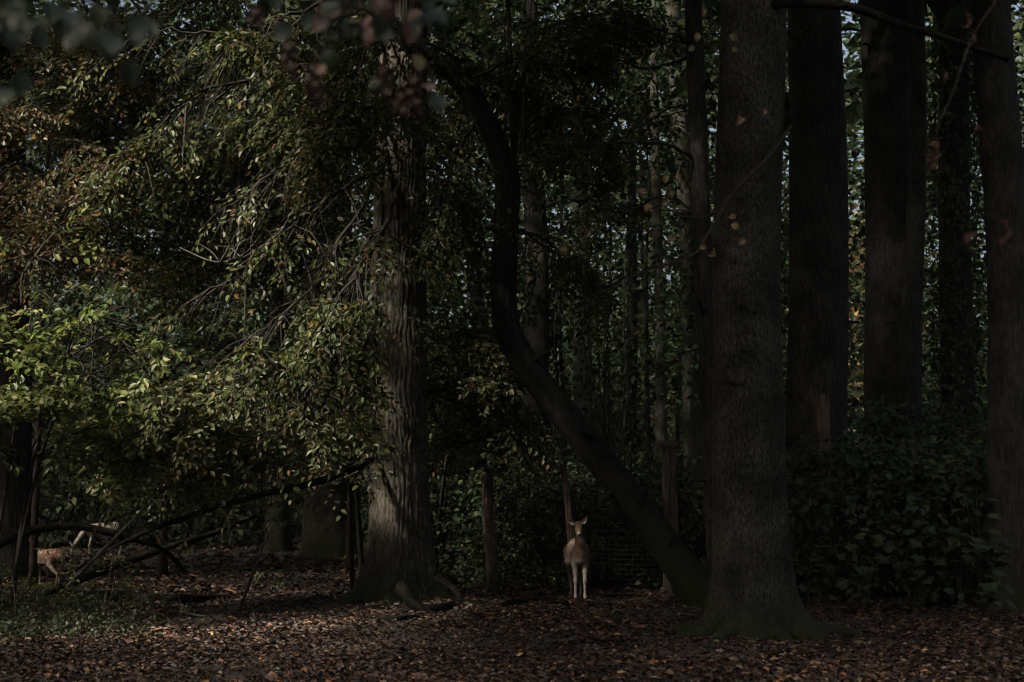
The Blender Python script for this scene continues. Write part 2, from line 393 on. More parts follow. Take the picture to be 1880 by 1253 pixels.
# --- the great oak
oak = tree_root('oak_tree', 'thick ridged oak with flared mossy foot beside the standing deer', 735, 1100, 21.1)
trunk(oak, [(737, 1108, 21.1, .45), (735, 980, 21.1, .43), (731, 800, 21.1, .42), (731, 600, 21.1, .405), (735, 350, 21.1, .385), (740, 100, 21.1, .35), (745, -150, 21.1, .31), (750, -500, 21.1, .22)],
      M_oak, 420, 168, bark_disp('ridge', .030, 38, .95, .55, 5, 2.2, 11))
lm, tm = MB(), MB()
OAKL = [  # boughs reaching out left and right, drooping towards the clearing
    ([(735, 60, 21), (560, 120, 20), (380, 170, 19.4), (210, 300, 19.0)], 26), ([(735, 160, 21), (620, 230, 20), (520, 300, 19.5), (400, 400, 19.2)], 24),
    ([(730, 300, 21), (610, 360, 20.2), (480, 460, 19.6), (330, 570, 19.2)], 26), ([(735, 240, 21), (640, 420, 20), (560, 540, 19.6), (440, 640, 19.3)], 26),
    ([(735, -60, 21), (560, 20, 19.6), (420, 60, 19.0), (240, 50, 18.6)], 22), ([(735, 330, 21), (700, 430, 19.6), (640, 520, 19.2), (570, 640, 19)], 22),
    ([(740, 100, 21), (640, 170, 22.4), (480, 230, 23), (300, 330, 23.4)], 24), ([(740, 180, 21), (600, 300, 23), (470, 400, 23.6), (330, 470, 24)], 24),
    ([(735, 360, 21), (660, 500, 20.6), (610, 620, 20.4), (560, 740, 20.2)], 20), ([(745, 120, 21), (790, 240, 21.6), (830, 330, 22), (850, 430, 22.2)], 8),
    ([(740, 40, 21), (800, 90, 22), (880, 130, 22.6), (980, 200, 23)], 18),
    ([(735, -100, 21), (700, 40, 18.6), (650, 140, 17.8), (600, 240, 17.4)], 18),
    ([(735, 0, 21), (520, 60, 23), (300, 140, 24), (120, 220, 24.6)], 26), ([(735, -120, 21), (500, -60, 22), (300, 20, 22.6), (100, 60, 23)], 24),
]
for pts, ns in OAKL:
    limb(oak, lm, tm, [P(*q) for q in pts], .04, .010, int(ns * 1.9), 1.45, 15, .096, GREEN, per_sub=6, droop=.38, down=.3, bare=.3)
lm.build('crown', M_leaf, oak, colour=True); tag(tm.build('twigs', M_twig, oak), kind='stuff')
top_crown(oak, 740, 21).build('crown', M_leafd, oak, colour=True)

# --- the leaning tree
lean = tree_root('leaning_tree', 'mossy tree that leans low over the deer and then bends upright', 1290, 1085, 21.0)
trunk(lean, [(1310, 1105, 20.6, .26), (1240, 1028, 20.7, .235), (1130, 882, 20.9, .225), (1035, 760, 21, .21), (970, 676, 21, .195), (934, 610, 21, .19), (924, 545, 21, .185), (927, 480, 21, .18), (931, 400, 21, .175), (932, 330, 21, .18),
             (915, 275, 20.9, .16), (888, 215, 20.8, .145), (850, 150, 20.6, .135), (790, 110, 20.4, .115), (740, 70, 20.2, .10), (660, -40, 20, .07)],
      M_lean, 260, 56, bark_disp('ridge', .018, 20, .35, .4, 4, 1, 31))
for px, py, Yd, dx, dz, rb in ((1175, 925, 20.62, .10, .22, .04), (1085, 800, 20.72, -.16, .06, .035), (985, 660, 20.8, .2, .12, .03), (1120, 905, 20.65, -.12, -.1, .03), (915, 430, 20.86, -.2, .1, .025), (1230, 1000, 20.5, .05, .2, .035)):
    c0 = P(px, py, Yd); b1 = MB(); tube(b1, crom([c0 + (0, .15, 0), c0, c0 + (dx * .6, -.05, dz * .7), c0 + (dx, -.08, dz)], 8), rb * np.array([1.6, 1.5, 1.2, 1.05, 1, .95, .85, .5]), 9, lambda th, s, rr: rr * .2 * vnoise(np.cos(th) * 2, np.sin(th) * 2, s * 9, 6)); b1.build('stub', M_lean, lean, smooth=True)
b1 = MB()
tube(b1, crom([P(*q) for q in ((938, 320, 21), (944, 260, 21.1), (940, 180, 21.2), (936, 90, 21.3), (930, -60, 21.4))], 24), np.linspace(.06, .03, 24), 9)
b1.build('branch', M_lean, lean, smooth=True)
for k in range(9):                                     # straight shoots rising from the leaning stem
    b1 = MB(); x0, y0 = 1085 + 9 * k, 800 + 12 * k - 10; hh = random.uniform(160, 300); dx = random.uniform(-25, 22)
    tube(b1, crom([P(x0, y0 + 12, 20.95), P(x0 + dx * .2, y0 - hh * .4, 21 + .03 * k), P(x0 + dx * .7, y0 - hh * .75, 21.05), P(x0 + dx, y0 - hh, 21.1)], 12), np.linspace(.016, .005, 12), 6)
    b1.build('shoot', M_twig, lean, smooth=True)
for x0, dx in ((925, 8), (940, -14), (952, 20), (960, 4)):
    b1 = MB(); tube(b1, crom([P(x0, 300, 20.8), P(x0 + dx * .4, 200, 20.75), P(x0 + dx, 60, 20.7), P(x0 + dx * 1.3, -30, 20.7)], 14), np.linspace(.016, .005, 14), 6)
    b1.build('shoot', M_twig, lean, smooth=True)
lm, tm = MB(), MB()
for pts, ns in (([(885, 210, 20.8), (840, 280, 20.4), (810, 380, 20.2), (800, 470, 20.2)], 7),
                ([(850, 150, 20.6), (950, 110, 21), (1040, 120, 21.4), (1130, 60, 21.6)], 16), ([(935, 250, 21), (1000, 210, 21.5), (1060, 230, 22), (1120, 300, 22.4)], 16),
                ([(800, 110, 20.4), (700, 200, 19), (600, 220, 18.5), (530, 215, 18.2)], 18), ([(933, 150, 21), (990, 60, 21.2), (1080, 30, 21.3), (1180, 20, 21.3)], 16), ([(940, 420, 21.1), (1000, 440, 22), (1050, 480, 22.6), (1090, 540, 23)], 10)):
    limb(lean, lm, tm, [P(*q) for q in pts], .035, .009, int(ns * 1.7), 1.2, 13, .098, GREEN, per_sub=6, droop=.35, down=.25)
lm.build('crown', M_leaf, lean, colour=True); tag(tm.build('twigs', M_twig, lean), kind='stuff')
top_crown(lean, 800, 20, 13.5, (3.4, 3.4, 2.6), 800).build('crown', M_leafd, lean, colour=True)

# --- the grey beech in front on the right
be = tree_root('beech_tree', 'stout grey beech with mossy spreading roots nearest the clearing', 1385, 1165, 15.9)
trunk(be, [(1388, 1172, 15.9, .44), (1380, 1000, 15.9, .42), (1374, 800, 15.9, .40), (1370, 600, 15.9, .385), (1371, 400, 15.9, .375), (1378, 200, 15.9, .365), (1384, 0, 15.9, .36), (1390, -300, 15.9, .33), (1390, -1100, 15.9, .2)],
      M_beech, 300, 110, bark_disp('ridge', .010, 62, .95, .38, 5, 2.6, 51))
def root_arm(parent, c, ang, L, r, mat_, lift=.30, start=.28):
    d = np.array([math.cos(ang), math.sin(ang), 0]); sd_ = np.array([-d[1], d[0], 0]); w = random.uniform(-.15, .15)
    q = crom([c + d * start * .6 + (0, 0, lift * 1.6), c + d * (start + .1) + (0, 0, lift * .75), c + d * (start + L * .4) + sd_ * w * .5 + (0, 0, lift * .28), c + d * (start + L * .75) + sd_ * w + (0, 0, .05), c + d * (start + L) + sd_ * w * 1.6 + (0, 0, -.05)], 30)
    mb = MB(); s_ = int(ang * 100); tube(mb, q, r * np.linspace(1.15, .28, 30), 14, lambda th, s, rr: rr * .16 * (vnoise(np.cos(th) * 1.5, np.sin(th) * 1.5, s * 2, s_) + .6 * vnoise(np.cos(th) * 4, np.sin(th) * 4, s * 6, s_ + 1))); mb.build('root', mat_, parent, smooth=True)
def knot(parent, px, py, Y, r, n=(0, -1, 0), mat_=None):
    """a healed branch scar: a raised lip round a dark hollow"""
    c = P(px, py, Y); n = nrm(np.array(n, float)); u = nrm(np.cross(n, [0, 0, 1.])); w = np.cross(u, n)
    th = np.linspace(0, 2 * math.pi, 18, endpoint=False); mb = MB(); prof = [(1.3, -.12), (1.1, .0), (.85, .04), (.6, -.0), (.3, -.04)]
    v = [c + n * (h * r) + r * k * (1 + .12 * np.sin(3 * th[:, None] + px)) * (np.cos(th)[:, None] * u * 1.15 + np.sin(th)[:, None] * w * .8) for k, h in prof]
    v = np.concatenate(v + [(c + n * (-.05 * r))[None]]); f = []; f3 = []
    for i in range(len(prof) - 1):
        for j in range(18): f.append((i * 18 + j, i * 18 + (j + 1) % 18, (i + 1) * 18 + (j + 1) % 18, (i + 1) * 18 + j))
    for j in range(18): f3.append(((len(prof) - 1) * 18 + j, (len(prof) - 1) * 18 + (j + 1) % 18, len(prof) * 18))
    mb.add(v, f, f3); mb.build('knot', mat_ or M_dark, parent, smooth=True)
for px, py, r, dz in ((1382, 557, .085, 0), (1352, 690, .09, .02), (1372, 603, .05, 0), (1418, 828, .06, .12), (1372, 640, .035, 0), (1345, 475, .03, .02), (1360, 360, .03, .01)):
    knot(be, px, py, 15.9 - .385 + dz - .03, r, ((px - 1374) / 110, -1, 0))
tm = MB()
tm = MB(); tube(tm, crom([P(*q) for q in ((1400, 20, 15.7), (1440, 6, 15.5), (1540, 10, 15.3), (1600, 25, 15.3), (1660, 48, 15.3), (1740, 72, 15.4), (1850, 110, 15.6))], 40), np.linspace(.065, .03, 40), 9)
tm.build('branch', M_log2, be, smooth=True)
tm = MB(); tube(tm, crom([P(*q) for q in ((1452, 232, 15.9), (1410, 290, 14.6), (1350, 350, 13.8), (1300, 430, 13.2), (1270, 470, 13), (1180, 500, 12.8), (1100, 540, 12.7))], 40), np.linspace(.022, .006, 40), 7)
tm.build('branch', M_twig, be, smooth=True)
top_crown(be, 1385, 15.9, 13, (4.6, 4.4, 3.2), 2000, dy=-.5).build('crown', M_leafd, be, colour=True)

cb = np.array([be.location[0], be.location[1], 0.0])
for a, L, r in ((200, .75, .15), (235, .7, .13), (275, .6, .15), (318, .75, .14), (350, .95, .15), (160, .8, .14)): root_arm(be, cb, R(a), L, r, M_beech)
co = np.array([oak.location[0], oak.location[1], 0.0])
for a, L, r in ((185, .65, .17), (215, .5, .15), (260, .45, .15), (300, .5, .15), (335, .6, .16), (0, .75, .16)): root_arm(oak, co, R(a), L, r, M_oak)

# --- other trunks: name, label, path, material, rings, sides, bark
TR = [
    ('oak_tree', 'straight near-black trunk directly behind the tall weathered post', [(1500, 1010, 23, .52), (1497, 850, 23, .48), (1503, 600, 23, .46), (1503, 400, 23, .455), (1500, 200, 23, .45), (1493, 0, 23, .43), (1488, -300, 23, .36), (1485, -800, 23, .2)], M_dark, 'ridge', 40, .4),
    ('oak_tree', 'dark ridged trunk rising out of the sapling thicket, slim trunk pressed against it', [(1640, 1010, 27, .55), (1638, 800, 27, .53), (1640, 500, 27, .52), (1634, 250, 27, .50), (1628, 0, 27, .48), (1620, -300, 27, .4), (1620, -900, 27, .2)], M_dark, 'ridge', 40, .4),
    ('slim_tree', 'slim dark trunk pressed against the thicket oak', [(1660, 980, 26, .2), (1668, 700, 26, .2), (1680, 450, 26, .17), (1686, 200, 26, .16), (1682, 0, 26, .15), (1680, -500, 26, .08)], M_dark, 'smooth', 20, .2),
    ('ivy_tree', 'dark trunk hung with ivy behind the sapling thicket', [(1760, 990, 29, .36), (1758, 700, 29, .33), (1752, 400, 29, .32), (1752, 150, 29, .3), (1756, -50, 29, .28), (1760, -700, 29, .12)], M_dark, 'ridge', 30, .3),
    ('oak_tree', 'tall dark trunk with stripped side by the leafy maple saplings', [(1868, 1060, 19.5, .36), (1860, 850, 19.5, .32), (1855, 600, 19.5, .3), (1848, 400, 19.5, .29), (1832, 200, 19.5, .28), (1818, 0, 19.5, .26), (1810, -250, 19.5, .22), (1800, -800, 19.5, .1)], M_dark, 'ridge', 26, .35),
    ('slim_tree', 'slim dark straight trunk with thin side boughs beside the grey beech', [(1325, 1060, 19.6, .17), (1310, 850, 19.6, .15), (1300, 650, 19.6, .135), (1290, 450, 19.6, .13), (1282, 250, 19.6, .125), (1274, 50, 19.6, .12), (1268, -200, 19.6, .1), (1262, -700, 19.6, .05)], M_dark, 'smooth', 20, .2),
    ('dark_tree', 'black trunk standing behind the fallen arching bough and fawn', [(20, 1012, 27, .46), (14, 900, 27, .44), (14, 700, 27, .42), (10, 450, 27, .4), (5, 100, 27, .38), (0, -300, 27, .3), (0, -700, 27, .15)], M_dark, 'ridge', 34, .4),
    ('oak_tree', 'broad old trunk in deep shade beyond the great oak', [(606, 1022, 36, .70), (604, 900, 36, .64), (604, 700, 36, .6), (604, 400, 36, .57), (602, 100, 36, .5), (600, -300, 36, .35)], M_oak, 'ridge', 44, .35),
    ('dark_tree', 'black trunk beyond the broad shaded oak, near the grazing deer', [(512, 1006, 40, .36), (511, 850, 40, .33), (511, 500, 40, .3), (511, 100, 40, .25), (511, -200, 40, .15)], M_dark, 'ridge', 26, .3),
    ('hazed_tree', 'trunk tinted pale grey for haze, seen under the bend of the leaning tree', [(1078, 985, 40, .30), (1072, 800, 40, .27), (1068, 600, 40, .25), (1066, 400, 40, .24), (1062, 100, 40, .22), (1060, -200, 40, .16)], M_grey, 'smooth', 20, .3),  # distance haze put into the pale bark colour
    ('hazed_tree', 'trunk tinted pale grey for haze, half hidden by the slim dark tree', [(1278, 990, 34, .26), (1272, 800, 34, .23), (1266, 600, 34, .215), (1262, 400, 34, .2), (1240, 100, 34, .19), (1225, -200, 34, .15)], M_grey, 'smooth', 20, .3),  # pale bark stands in for haze here as well
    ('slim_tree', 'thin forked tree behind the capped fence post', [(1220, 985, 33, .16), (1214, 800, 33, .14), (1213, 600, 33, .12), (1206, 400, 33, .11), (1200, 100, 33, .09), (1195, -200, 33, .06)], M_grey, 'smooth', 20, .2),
    ('slim_tree', 'thin dark tree between haze-tinted trunk and forked tree', [(1155, 985, 42, .20), (1157, 800, 42, .18), (1161, 600, 42, .16), (1160, 400, 42, .14), (1158, 100, 42, .11), (1155, -200, 42, .07)], M_dark, 'smooth', 20, .2),
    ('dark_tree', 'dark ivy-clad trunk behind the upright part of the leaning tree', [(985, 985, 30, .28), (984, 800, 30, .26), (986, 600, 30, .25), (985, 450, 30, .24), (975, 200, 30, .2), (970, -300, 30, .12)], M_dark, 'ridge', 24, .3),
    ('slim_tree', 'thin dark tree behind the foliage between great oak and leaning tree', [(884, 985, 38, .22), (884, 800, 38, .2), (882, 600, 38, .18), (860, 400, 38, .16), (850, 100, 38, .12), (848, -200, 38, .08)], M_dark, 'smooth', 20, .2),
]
for i, (nm, lb, pts, mt, kd, nrid, fl) in enumerate(TR):
    Yd = pts[0][2]
    r_ = tree_root(nm, lb, pts[0][0], pts[0][1], Yd)
    near = Yd < 30
    big = max(p[3] for p in pts)
    trunk(r_, pts, mt, 180 if near else 90, (84 if kd == 'ridge' and near else 30), bark_disp(kd, (.02 if near else .03) * min(1, big * 2.2), nrid, fl, .5, 4 + i % 3, i * 1.7, 70 + i * 7))
    if Yd < 31:
        qq = crom(np.array([[*P(p[0], p[1], p[2]), p[3]] for p in pts]), 60)
        for k in range(4):
            i_ = random.randint(6, 40); a = random.choice([R(200), R(340), R(180), R(0), R(250)]) + random.uniform(-.3, .3); d = np.array([math.cos(a), math.sin(a), random.uniform(-.2, .5)]); c0 = qq[i_, :3] + d * qq[i_, 3] * .8; L = random.uniform(.12, .5); mb = MB(); rb = random.uniform(.018, .045)
            tube(mb, crom([c0, c0 + d * L * .6, c0 + d * L + (0, 0, random.uniform(-.1, .1))], 7), [rb * 1.5, rb * 1.1, rb, rb * .9, rb * .85, rb * .8, rb * .5], 8, lambda th, s, rr: rr * .2 * vnoise(np.cos(th) * 2, np.sin(th) * 2, s * 9, 5)); mb.build('stub', mt, r_, smooth=True)
    if Yd < 45:
        tz = 13.5 + 1.5 * random.random()
        cnt = int((1200 + 2600 * min(1, big * 1.7)) * .5)
        top_crown(r_, pts[-1][0], Yd, tz + (Yd - 20) * .12, (2.6 + 3 * min(1, big * 2), 2.6 + 3 * min(1, big * 2), 3.4), cnt, .42 if Yd < 30 else .3).build('crown', M_leafd, r_, colour=True)
    if nm == 'ivy_tree':
        q = crom(np.array([[*P(p[0], p[1], p[2]), p[3]] for p in pts]), 60); k = 3800
        j = rng.integers(0, 50, k); a = rng.random(k) * 6.28; nn = np.stack([np.cos(a), np.sin(a), 0 * a], 1)
        mb = MB(); pp = q[j, :3] + nn * (q[j, 3] + .05 + .14 * rng.random(k))[:, None]; pp[:, 2] += rng.normal(size=k) * .15
        leaves(mb, pp, nn * .4 + np.array([0, 0, -.9]) + .4 * rng.normal(size=(k, 3)), nn + .4 * rng.normal(size=(k, 3)), .10 * (.6 + .7 * rng.random(k)), palette(k, DARKG), .95)
        mb.build('ivy', M_leafd, r_, colour=True)
        r_['label'] = 'dark trunk hung with ivy behind the sapling thicket'

slim = [o for o in bpy.data.objects if o.get('label') == 'slim dark straight trunk with thin side boughs beside the grey beech'][0]
for pts, r in (((1272, 85, 19.6), (1230, 60, 19.4), (1150, 50, 19.2), (1110, 62, 19), (1020, 40, 18.9), (945, 42, 18.8)), .032), (((1272, 104, 19.6), (1190, 126, 19.8), (1130, 108, 20), (1070, 82, 20.2), (1040, 60, 20.4)), .024), \
        (((1282, 296, 19.6), (1230, 268, 19.3), (1160, 262, 19.1), (1080, 266, 19), (1000, 273, 18.9)), .032), (((1292, 462, 19.6), (1230, 482, 19.3), (1150, 512, 19), (1100, 540, 18.9), (1050, 566, 18.8)), .026), \
        (((1288, 195, 19.6), (1240, 196, 19.9), (1180, 222, 20.2), (1120, 214, 20.5), (1060, 240, 20.8)), .018), (((1296, 640, 19.6), (1250, 650, 19.9), (1210, 690, 20.2), (1170, 706, 20.5)), .016), (((1290, 400, 19.6), (1220, 360, 20), (1150, 390, 20.4), (1080, 380, 20.8), (1010, 410, 21.2)), .018):
    mb = MB(); q = crom([P(*p) for p in pts], 40); q[2:] += .012 * rng.normal(size=(38, 3)); tube(mb, q, np.linspace(r, r * .3, 40), 7); brn = mb.build('branch', M_dark, slim, smooth=True)
    for k in range(5):
        i = random.randint(12, 36); d = nrm(np.array([-.6, random.uniform(-.5, .5), random.uniform(-.9, .3)])); L = random.uniform(.3, .8); mb = MB()
        tube(mb, crom([q[i], q[i] + d * L * .5 + rng.normal(size=3) * .04, q[i] + d * L + rng.normal(size=3) * .08], 8), np.linspace(r * .3, .003, 8), 5); mb.build('twig', M_dark, brn, smooth=True)
lm, tm = MB(), MB()
for pts, ns in (([(1272, 85, 19.6), (1150, 50, 19.8), (1080, 60, 20), (980, 40, 20.2)], 14), ([(1282, 296, 19.6), (1180, 262, 20), (1090, 270, 20.3), (1000, 280, 20.6)], 12), ([(1288, 195, 19.6), (1180, 222, 20.2), (1120, 214, 20.5), (1060, 240, 20.8)], 10), ([(1290, 400, 19.6), (1180, 380, 20.4), (1100, 390, 20.8), (1010, 410, 21.2)], 10), ([(1275, 100, 19.6), (1320, 60, 20.5), (1360, 40, 21.5), (1420, 60, 22.5)], 8)):
    limb(slim, lm, tm, [P(*q) for q in pts], .012, .005, ns, .9, 10, .085, GREEN, per_sub=4, droop=.3, down=.15)
lm.build('crown', M_leaf, slim, colour=True); tag(tm.build('twigs', M_twig, slim), kind='stuff')

# ------------------------------------------------------------------ understorey trees and bushes in the light
def bush(name, label, cat, stems, limbs, size, pal, K=12, sublen=1.0, per_sub=5, mat_=None, droop=.25, down=.1, group=None, base=None, lod=0, aspect=.7, tilt=.35):
    p = base if base is not None else P(*stems[0][0][0]); r_ = thing(name, label, cat, group, (p[0], p[1], 0))
    for st, ra, rb in stems_r(stems):
        mb = MB(); q = crom([P(*s) for s in st], 24); q[0, 2] = min(q[0, 2], 0); tube(mb, q, np.linspace(ra, rb, 24), 8); mb.build('stem', M_twig, r_, smooth=True)
    lm, tm = MB(), MB()
    for pts, ns in limbs:
        limb(r_, lm, tm, [P(*q) for q in pts], .02, .007, int(ns * 1.5), sublen, K, size, pal, per_sub, droop, lod=lod, down=down, tilt=tilt)
    lm.build('crown', mat_ or M_leaf, r_, colour=True); tag(tm.build('twigs', M_twig, r_), kind='stuff')
    return r_
def stems_r(stems):
    for s in stems:
        if len(s) == 3 and np.isscalar(s[1]): yield s
        else: yield s, .03, .01

bush('hazel_bush', 'lime green hazel bush with slanting stems above the fawn', 'bush',
     [([(25, 1085, 18.6), (50, 900, 18.6), (90, 740, 18.5), (135, 645, 18.4)], .032, .012), ([(-20, 1085, 18.4), (10, 900, 18.3), (40, 700, 18.2), (60, 560, 18.2)], .03, .01), ([(20, 1085, 18.6), (70, 860, 18.2), (130, 690, 18), (180, 600, 17.9)], .024, .008)],
     [([(60, 820, 18.5), (110, 740, 18.2), (170, 690, 18), (230, 640, 17.8)], 15), ([(90, 740, 18.5), (120, 660, 18.3), (150, 610, 18.1), (195, 565, 18)], 15), ([(40, 720, 18.2), (20, 660, 18), (-10, 620, 17.9), (-50, 590, 17.8)], 12),
      ([(50, 640, 18.2), (70, 600, 18.1), (90, 570, 18), (100, 545, 18)], 9), ([(20, 850, 18.3), (-20, 800, 18), (-50, 770, 17.8), (-80, 750, 17.7)], 10), ([(60, 840, 18.6), (130, 800, 18.8), (190, 780, 19), (230, 780, 19.2)], 12),
      ([(40, 780, 18.2), (30, 740, 17.7), (40, 720, 17.3), (55, 740, 17)], 9), ([(40, 560, 18.2), (40, 510, 18.2), (60, 470, 18.2), (30, 440, 18)], 8), ([(100, 680, 18.3), (150, 640, 18), (200, 620, 17.8), (245, 640, 17.6)], 12), ([(120, 660, 18.2), (140, 600, 18), (180, 575, 17.9), (215, 560, 17.8)], 10), ([(60, 700, 18), (40, 640, 17.7), (20, 610, 17.5), (10, 580, 17.4)], 10)],
     .108, LIME, 13, 1.1, 7, tilt=.25)
bush('hornbeam_sapling', 'broad drooping hornbeam in sun over the fallen limbs', 'small tree',
     [([(665, 1062, 23.4), (655, 900, 22.8), (645, 740, 22), (640, 600, 21.4)], .05, .02), ([(650, 850, 22.6), (580, 800, 22), (500, 780, 21.3), (420, 740, 20)], .035, .014)],
     [([(600, 720, 21.5), (500, 690, 20), (400, 700, 19.2), (300, 730, 18.6)], 20), ([(620, 640, 21.2), (530, 650, 20), (450, 690, 19.2), (370, 720, 18.8)], 18), ([(630, 760, 21.8), (500, 750, 20.2), (370, 770, 19.4), (260, 810, 19)], 20),
      ([(610, 700, 21.4), (590, 690, 20.2), (570, 720, 19.5), (550, 770, 19.2)], 14), ([(640, 770, 21.8), (560, 780, 20.5), (480, 800, 20), (420, 830, 19.8)], 17), ([(480, 790, 21.5), (400, 780, 20.3), (320, 790, 19.6), (230, 800, 19.2)], 17),
      ([(625, 610, 21), (615, 650, 20.6), (610, 710, 20.3), (600, 770, 20.2)], 12), ([(500, 780, 21.3), (420, 800, 21), (330, 820, 20.6), (240, 835, 20.4)], 16), ([(650, 830, 22.5), (600, 800, 21.8), (580, 800, 21.4), (600, 810, 21.2)], 10)],
     .098, [(5, (.105, .128, .048)), (4, (.14, .158, .062)), (2.5, (.19, .178, .085)), (.5, (.17, .10, .035)), (.9, (.27, .25, .16))], 13, 1.2, 6, droop=.28, down=.14, tilt=.25)  # paleness and sheen of sunlit leaves put into this palette
bush('hornbeam_sapling', 'sunlit sapling foliage between great oak and leaning tree', 'small tree',
     [([(800, 1030, 25.5), (815, 880, 24), (835, 760, 23), (850, 660, 22.5)], .04, .012)],
     [([(835, 760, 23), (850, 700, 22.2), (880, 680, 21.8), (920, 690, 21.6)], 13), ([(845, 690, 22.8), (830, 640, 22.2), (850, 615, 22), (880, 620, 21.8)], 10), ([(820, 850, 23.6), (840, 800, 22.6), (870, 770, 22.2), (910, 770, 22)], 12), ([(825, 800, 23.4), (800, 770, 22.6), (795, 740, 22.2), (800, 720, 22)], 9),
      ([(850, 680, 22.6), (900, 720, 22.4), (950, 760, 22.4), (975, 820, 22.4)], 10)],
     .098, GREEN + [(3, (.15, .14, .06)), (1, (.22, .2, .12))], 12, .95, 6, droop=.3, down=.15)
bush('rusty_beech_sapling', 'orange and brown autumn foliage above the hazel bush', 'small tree',
     [([(60, 1060, 23), (70, 800, 22.5), (80, 500, 22), (90, 250, 21.6)], .07, .02)],
     [([(90, 300, 21.6), (140, 260, 20.6), (170, 290, 20), (190, 340, 19.7)], 13), ([(85, 420, 21.8), (50, 400, 20.5), (20, 430, 20), (-20, 460, 19.6)], 13), ([(90, 260, 21.6), (60, 200, 20.8), (20, 180, 20.3), (-30, 200, 20)], 13), ([(88, 350, 21.8), (110, 330, 20.8), (100, 380, 20.2), (70, 430, 20)], 13),
      ([(85, 200, 21.6), (120, 120, 20.8), (180, 90, 20.3), (240, 100, 20)], 13), ([(85, 330, 21.7), (40, 300, 21), (0, 320, 20.6), (-40, 360, 20.3)], 12), ([(80, 480, 22), (120, 450, 21), (170, 450, 20.6), (230, 470, 20.3)], 12)],
     .08, RUST + [(5, (.06, .075, .022))], 12, .9, 5, droop=.4, down=.25)
bush('hornbeam_sapling', 'shaded grey green foliage behind the orange autumn sapling', 'small tree',
     [([(300, 1040, 28), (300, 800, 27.5), (300, 560, 27), (310, 330, 26.6)], .09, .03)],
     [([(300, 500 - 60 * k, 27), (300 + sx * 60, 430 - 60 * k, 26), (300 + sx * 130, 420 - 60 * k, 25.4), (300 + sx * 210, 450 - 60 * k, 25)], 16) for k in range(6) for sx in (-1, 1)] +
     [([(300, 700, 27), (300 + sx * 60, 640, 26.6), (300 + sx * 110, 620, 26.4), (300 + sx * 170, 640, 26.2)], 15) for sx in (-1, 1)],
     .10, DARKG + [(3, (.07, .085, .05))], 11, 1.4, 5, droop=.35, down=.2, lod=1)

# ------------------------------------------------------------------ dark background wood, told apart only as one mass
wl_, wt_ = MB(), MB()
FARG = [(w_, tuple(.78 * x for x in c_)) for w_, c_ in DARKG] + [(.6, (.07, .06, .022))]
def mass(n, xr, yr, zr, size, pal=FARG, K=9, L=1.0, lod=1, thin=None, var=.35):
    o = np.stack([rng.uniform(*xr, n), rng.uniform(*yr, n), rng.uniform(*zr, n)], 1)
    cn = vnoise(o[:, 0] * .45, o[:, 1] * .45, o[:, 2] * .6, 9) + .5 * vnoise(o[:, 0] * 1.1, o[:, 1] * 1.1, o[:, 2] * 1.4, 10)
    k = cn > np.where((o[:, 2] > 6) & (o[:, 1] > 40), -.08, -.25)
    if thin is not None: k &= rng.random(n) < thin(o)
    o = o[k]
    d = rng.normal(size=(len(o), 3)) * np.array([1, 1, .35]) + np.array([0, -.3, -.2])
    spray(wl_, None, o, d, L * (.6 + .8 * rng.random(len(o))), K, size, pal, .3, .4, lod, var, aspect=.7)
def thin_fn(o):                                       # the wood thins towards the meadow on the right
    px = 940 + FPX * o[:, 0] / o[:, 1]
    return np.where((px > 1545) & (px < 1615), .04, np.where((px > 1400) & (o[:, 2] > 4), .92, 1.0))
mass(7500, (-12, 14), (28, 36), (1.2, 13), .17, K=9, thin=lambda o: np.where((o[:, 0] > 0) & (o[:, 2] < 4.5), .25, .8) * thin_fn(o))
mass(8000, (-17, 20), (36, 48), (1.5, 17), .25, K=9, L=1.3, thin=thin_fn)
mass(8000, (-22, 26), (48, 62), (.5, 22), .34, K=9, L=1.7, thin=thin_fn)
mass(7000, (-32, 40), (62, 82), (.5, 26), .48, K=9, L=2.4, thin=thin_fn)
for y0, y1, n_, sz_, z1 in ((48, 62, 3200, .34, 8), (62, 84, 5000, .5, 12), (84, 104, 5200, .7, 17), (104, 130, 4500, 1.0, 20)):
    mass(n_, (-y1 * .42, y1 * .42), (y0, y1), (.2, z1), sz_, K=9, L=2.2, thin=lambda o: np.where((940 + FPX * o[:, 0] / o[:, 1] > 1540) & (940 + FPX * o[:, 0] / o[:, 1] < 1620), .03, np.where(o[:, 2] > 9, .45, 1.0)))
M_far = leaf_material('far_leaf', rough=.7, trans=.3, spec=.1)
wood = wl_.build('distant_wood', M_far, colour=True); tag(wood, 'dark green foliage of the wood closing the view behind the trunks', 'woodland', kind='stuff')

# canopy of the surrounding wood: crowns on trunks all round the clearing
cl_, ct_ = MB(), MB()
for ix in range(-8, 9):
    for iy in range(-5, 14):
        x = ix * 6 + random.uniform(-2, 2); y = iy * 6 + random.uniform(-2, 2)
        z = 14 + random.uniform(-2, 2.5) + max(0, y - 40) * .12
        if abs(x - 1) < 7.5 and -14 < y < 10: continue          # open glade over the place where the photographer stands
        if y > 28 and 1500 < 940 + FPX * x / y < 1660: continue
        inview = y > 6 and abs(x) < y * .42 + 3
        if y > 52 and random.random() < .45: continue
        far = inview and y > 30
        cnt = ((430 if x < -9 else 250) if x < 4 and y < 34 else 150) if not far else 300
        crown_blob(cl_, (x, y, z), (4.4, 4.4, 3.4), cnt, .45 if far else .8, DARKG, clump=10)
        if not inview or y > 50:
            zt = np.linspace(-.1, z, 8); tube(ct_, np.stack([x + .2 * np.sin(zt), y + .2 * np.cos(zt * .8), zt], 1), np.linspace(.28, .12, 8), 8)
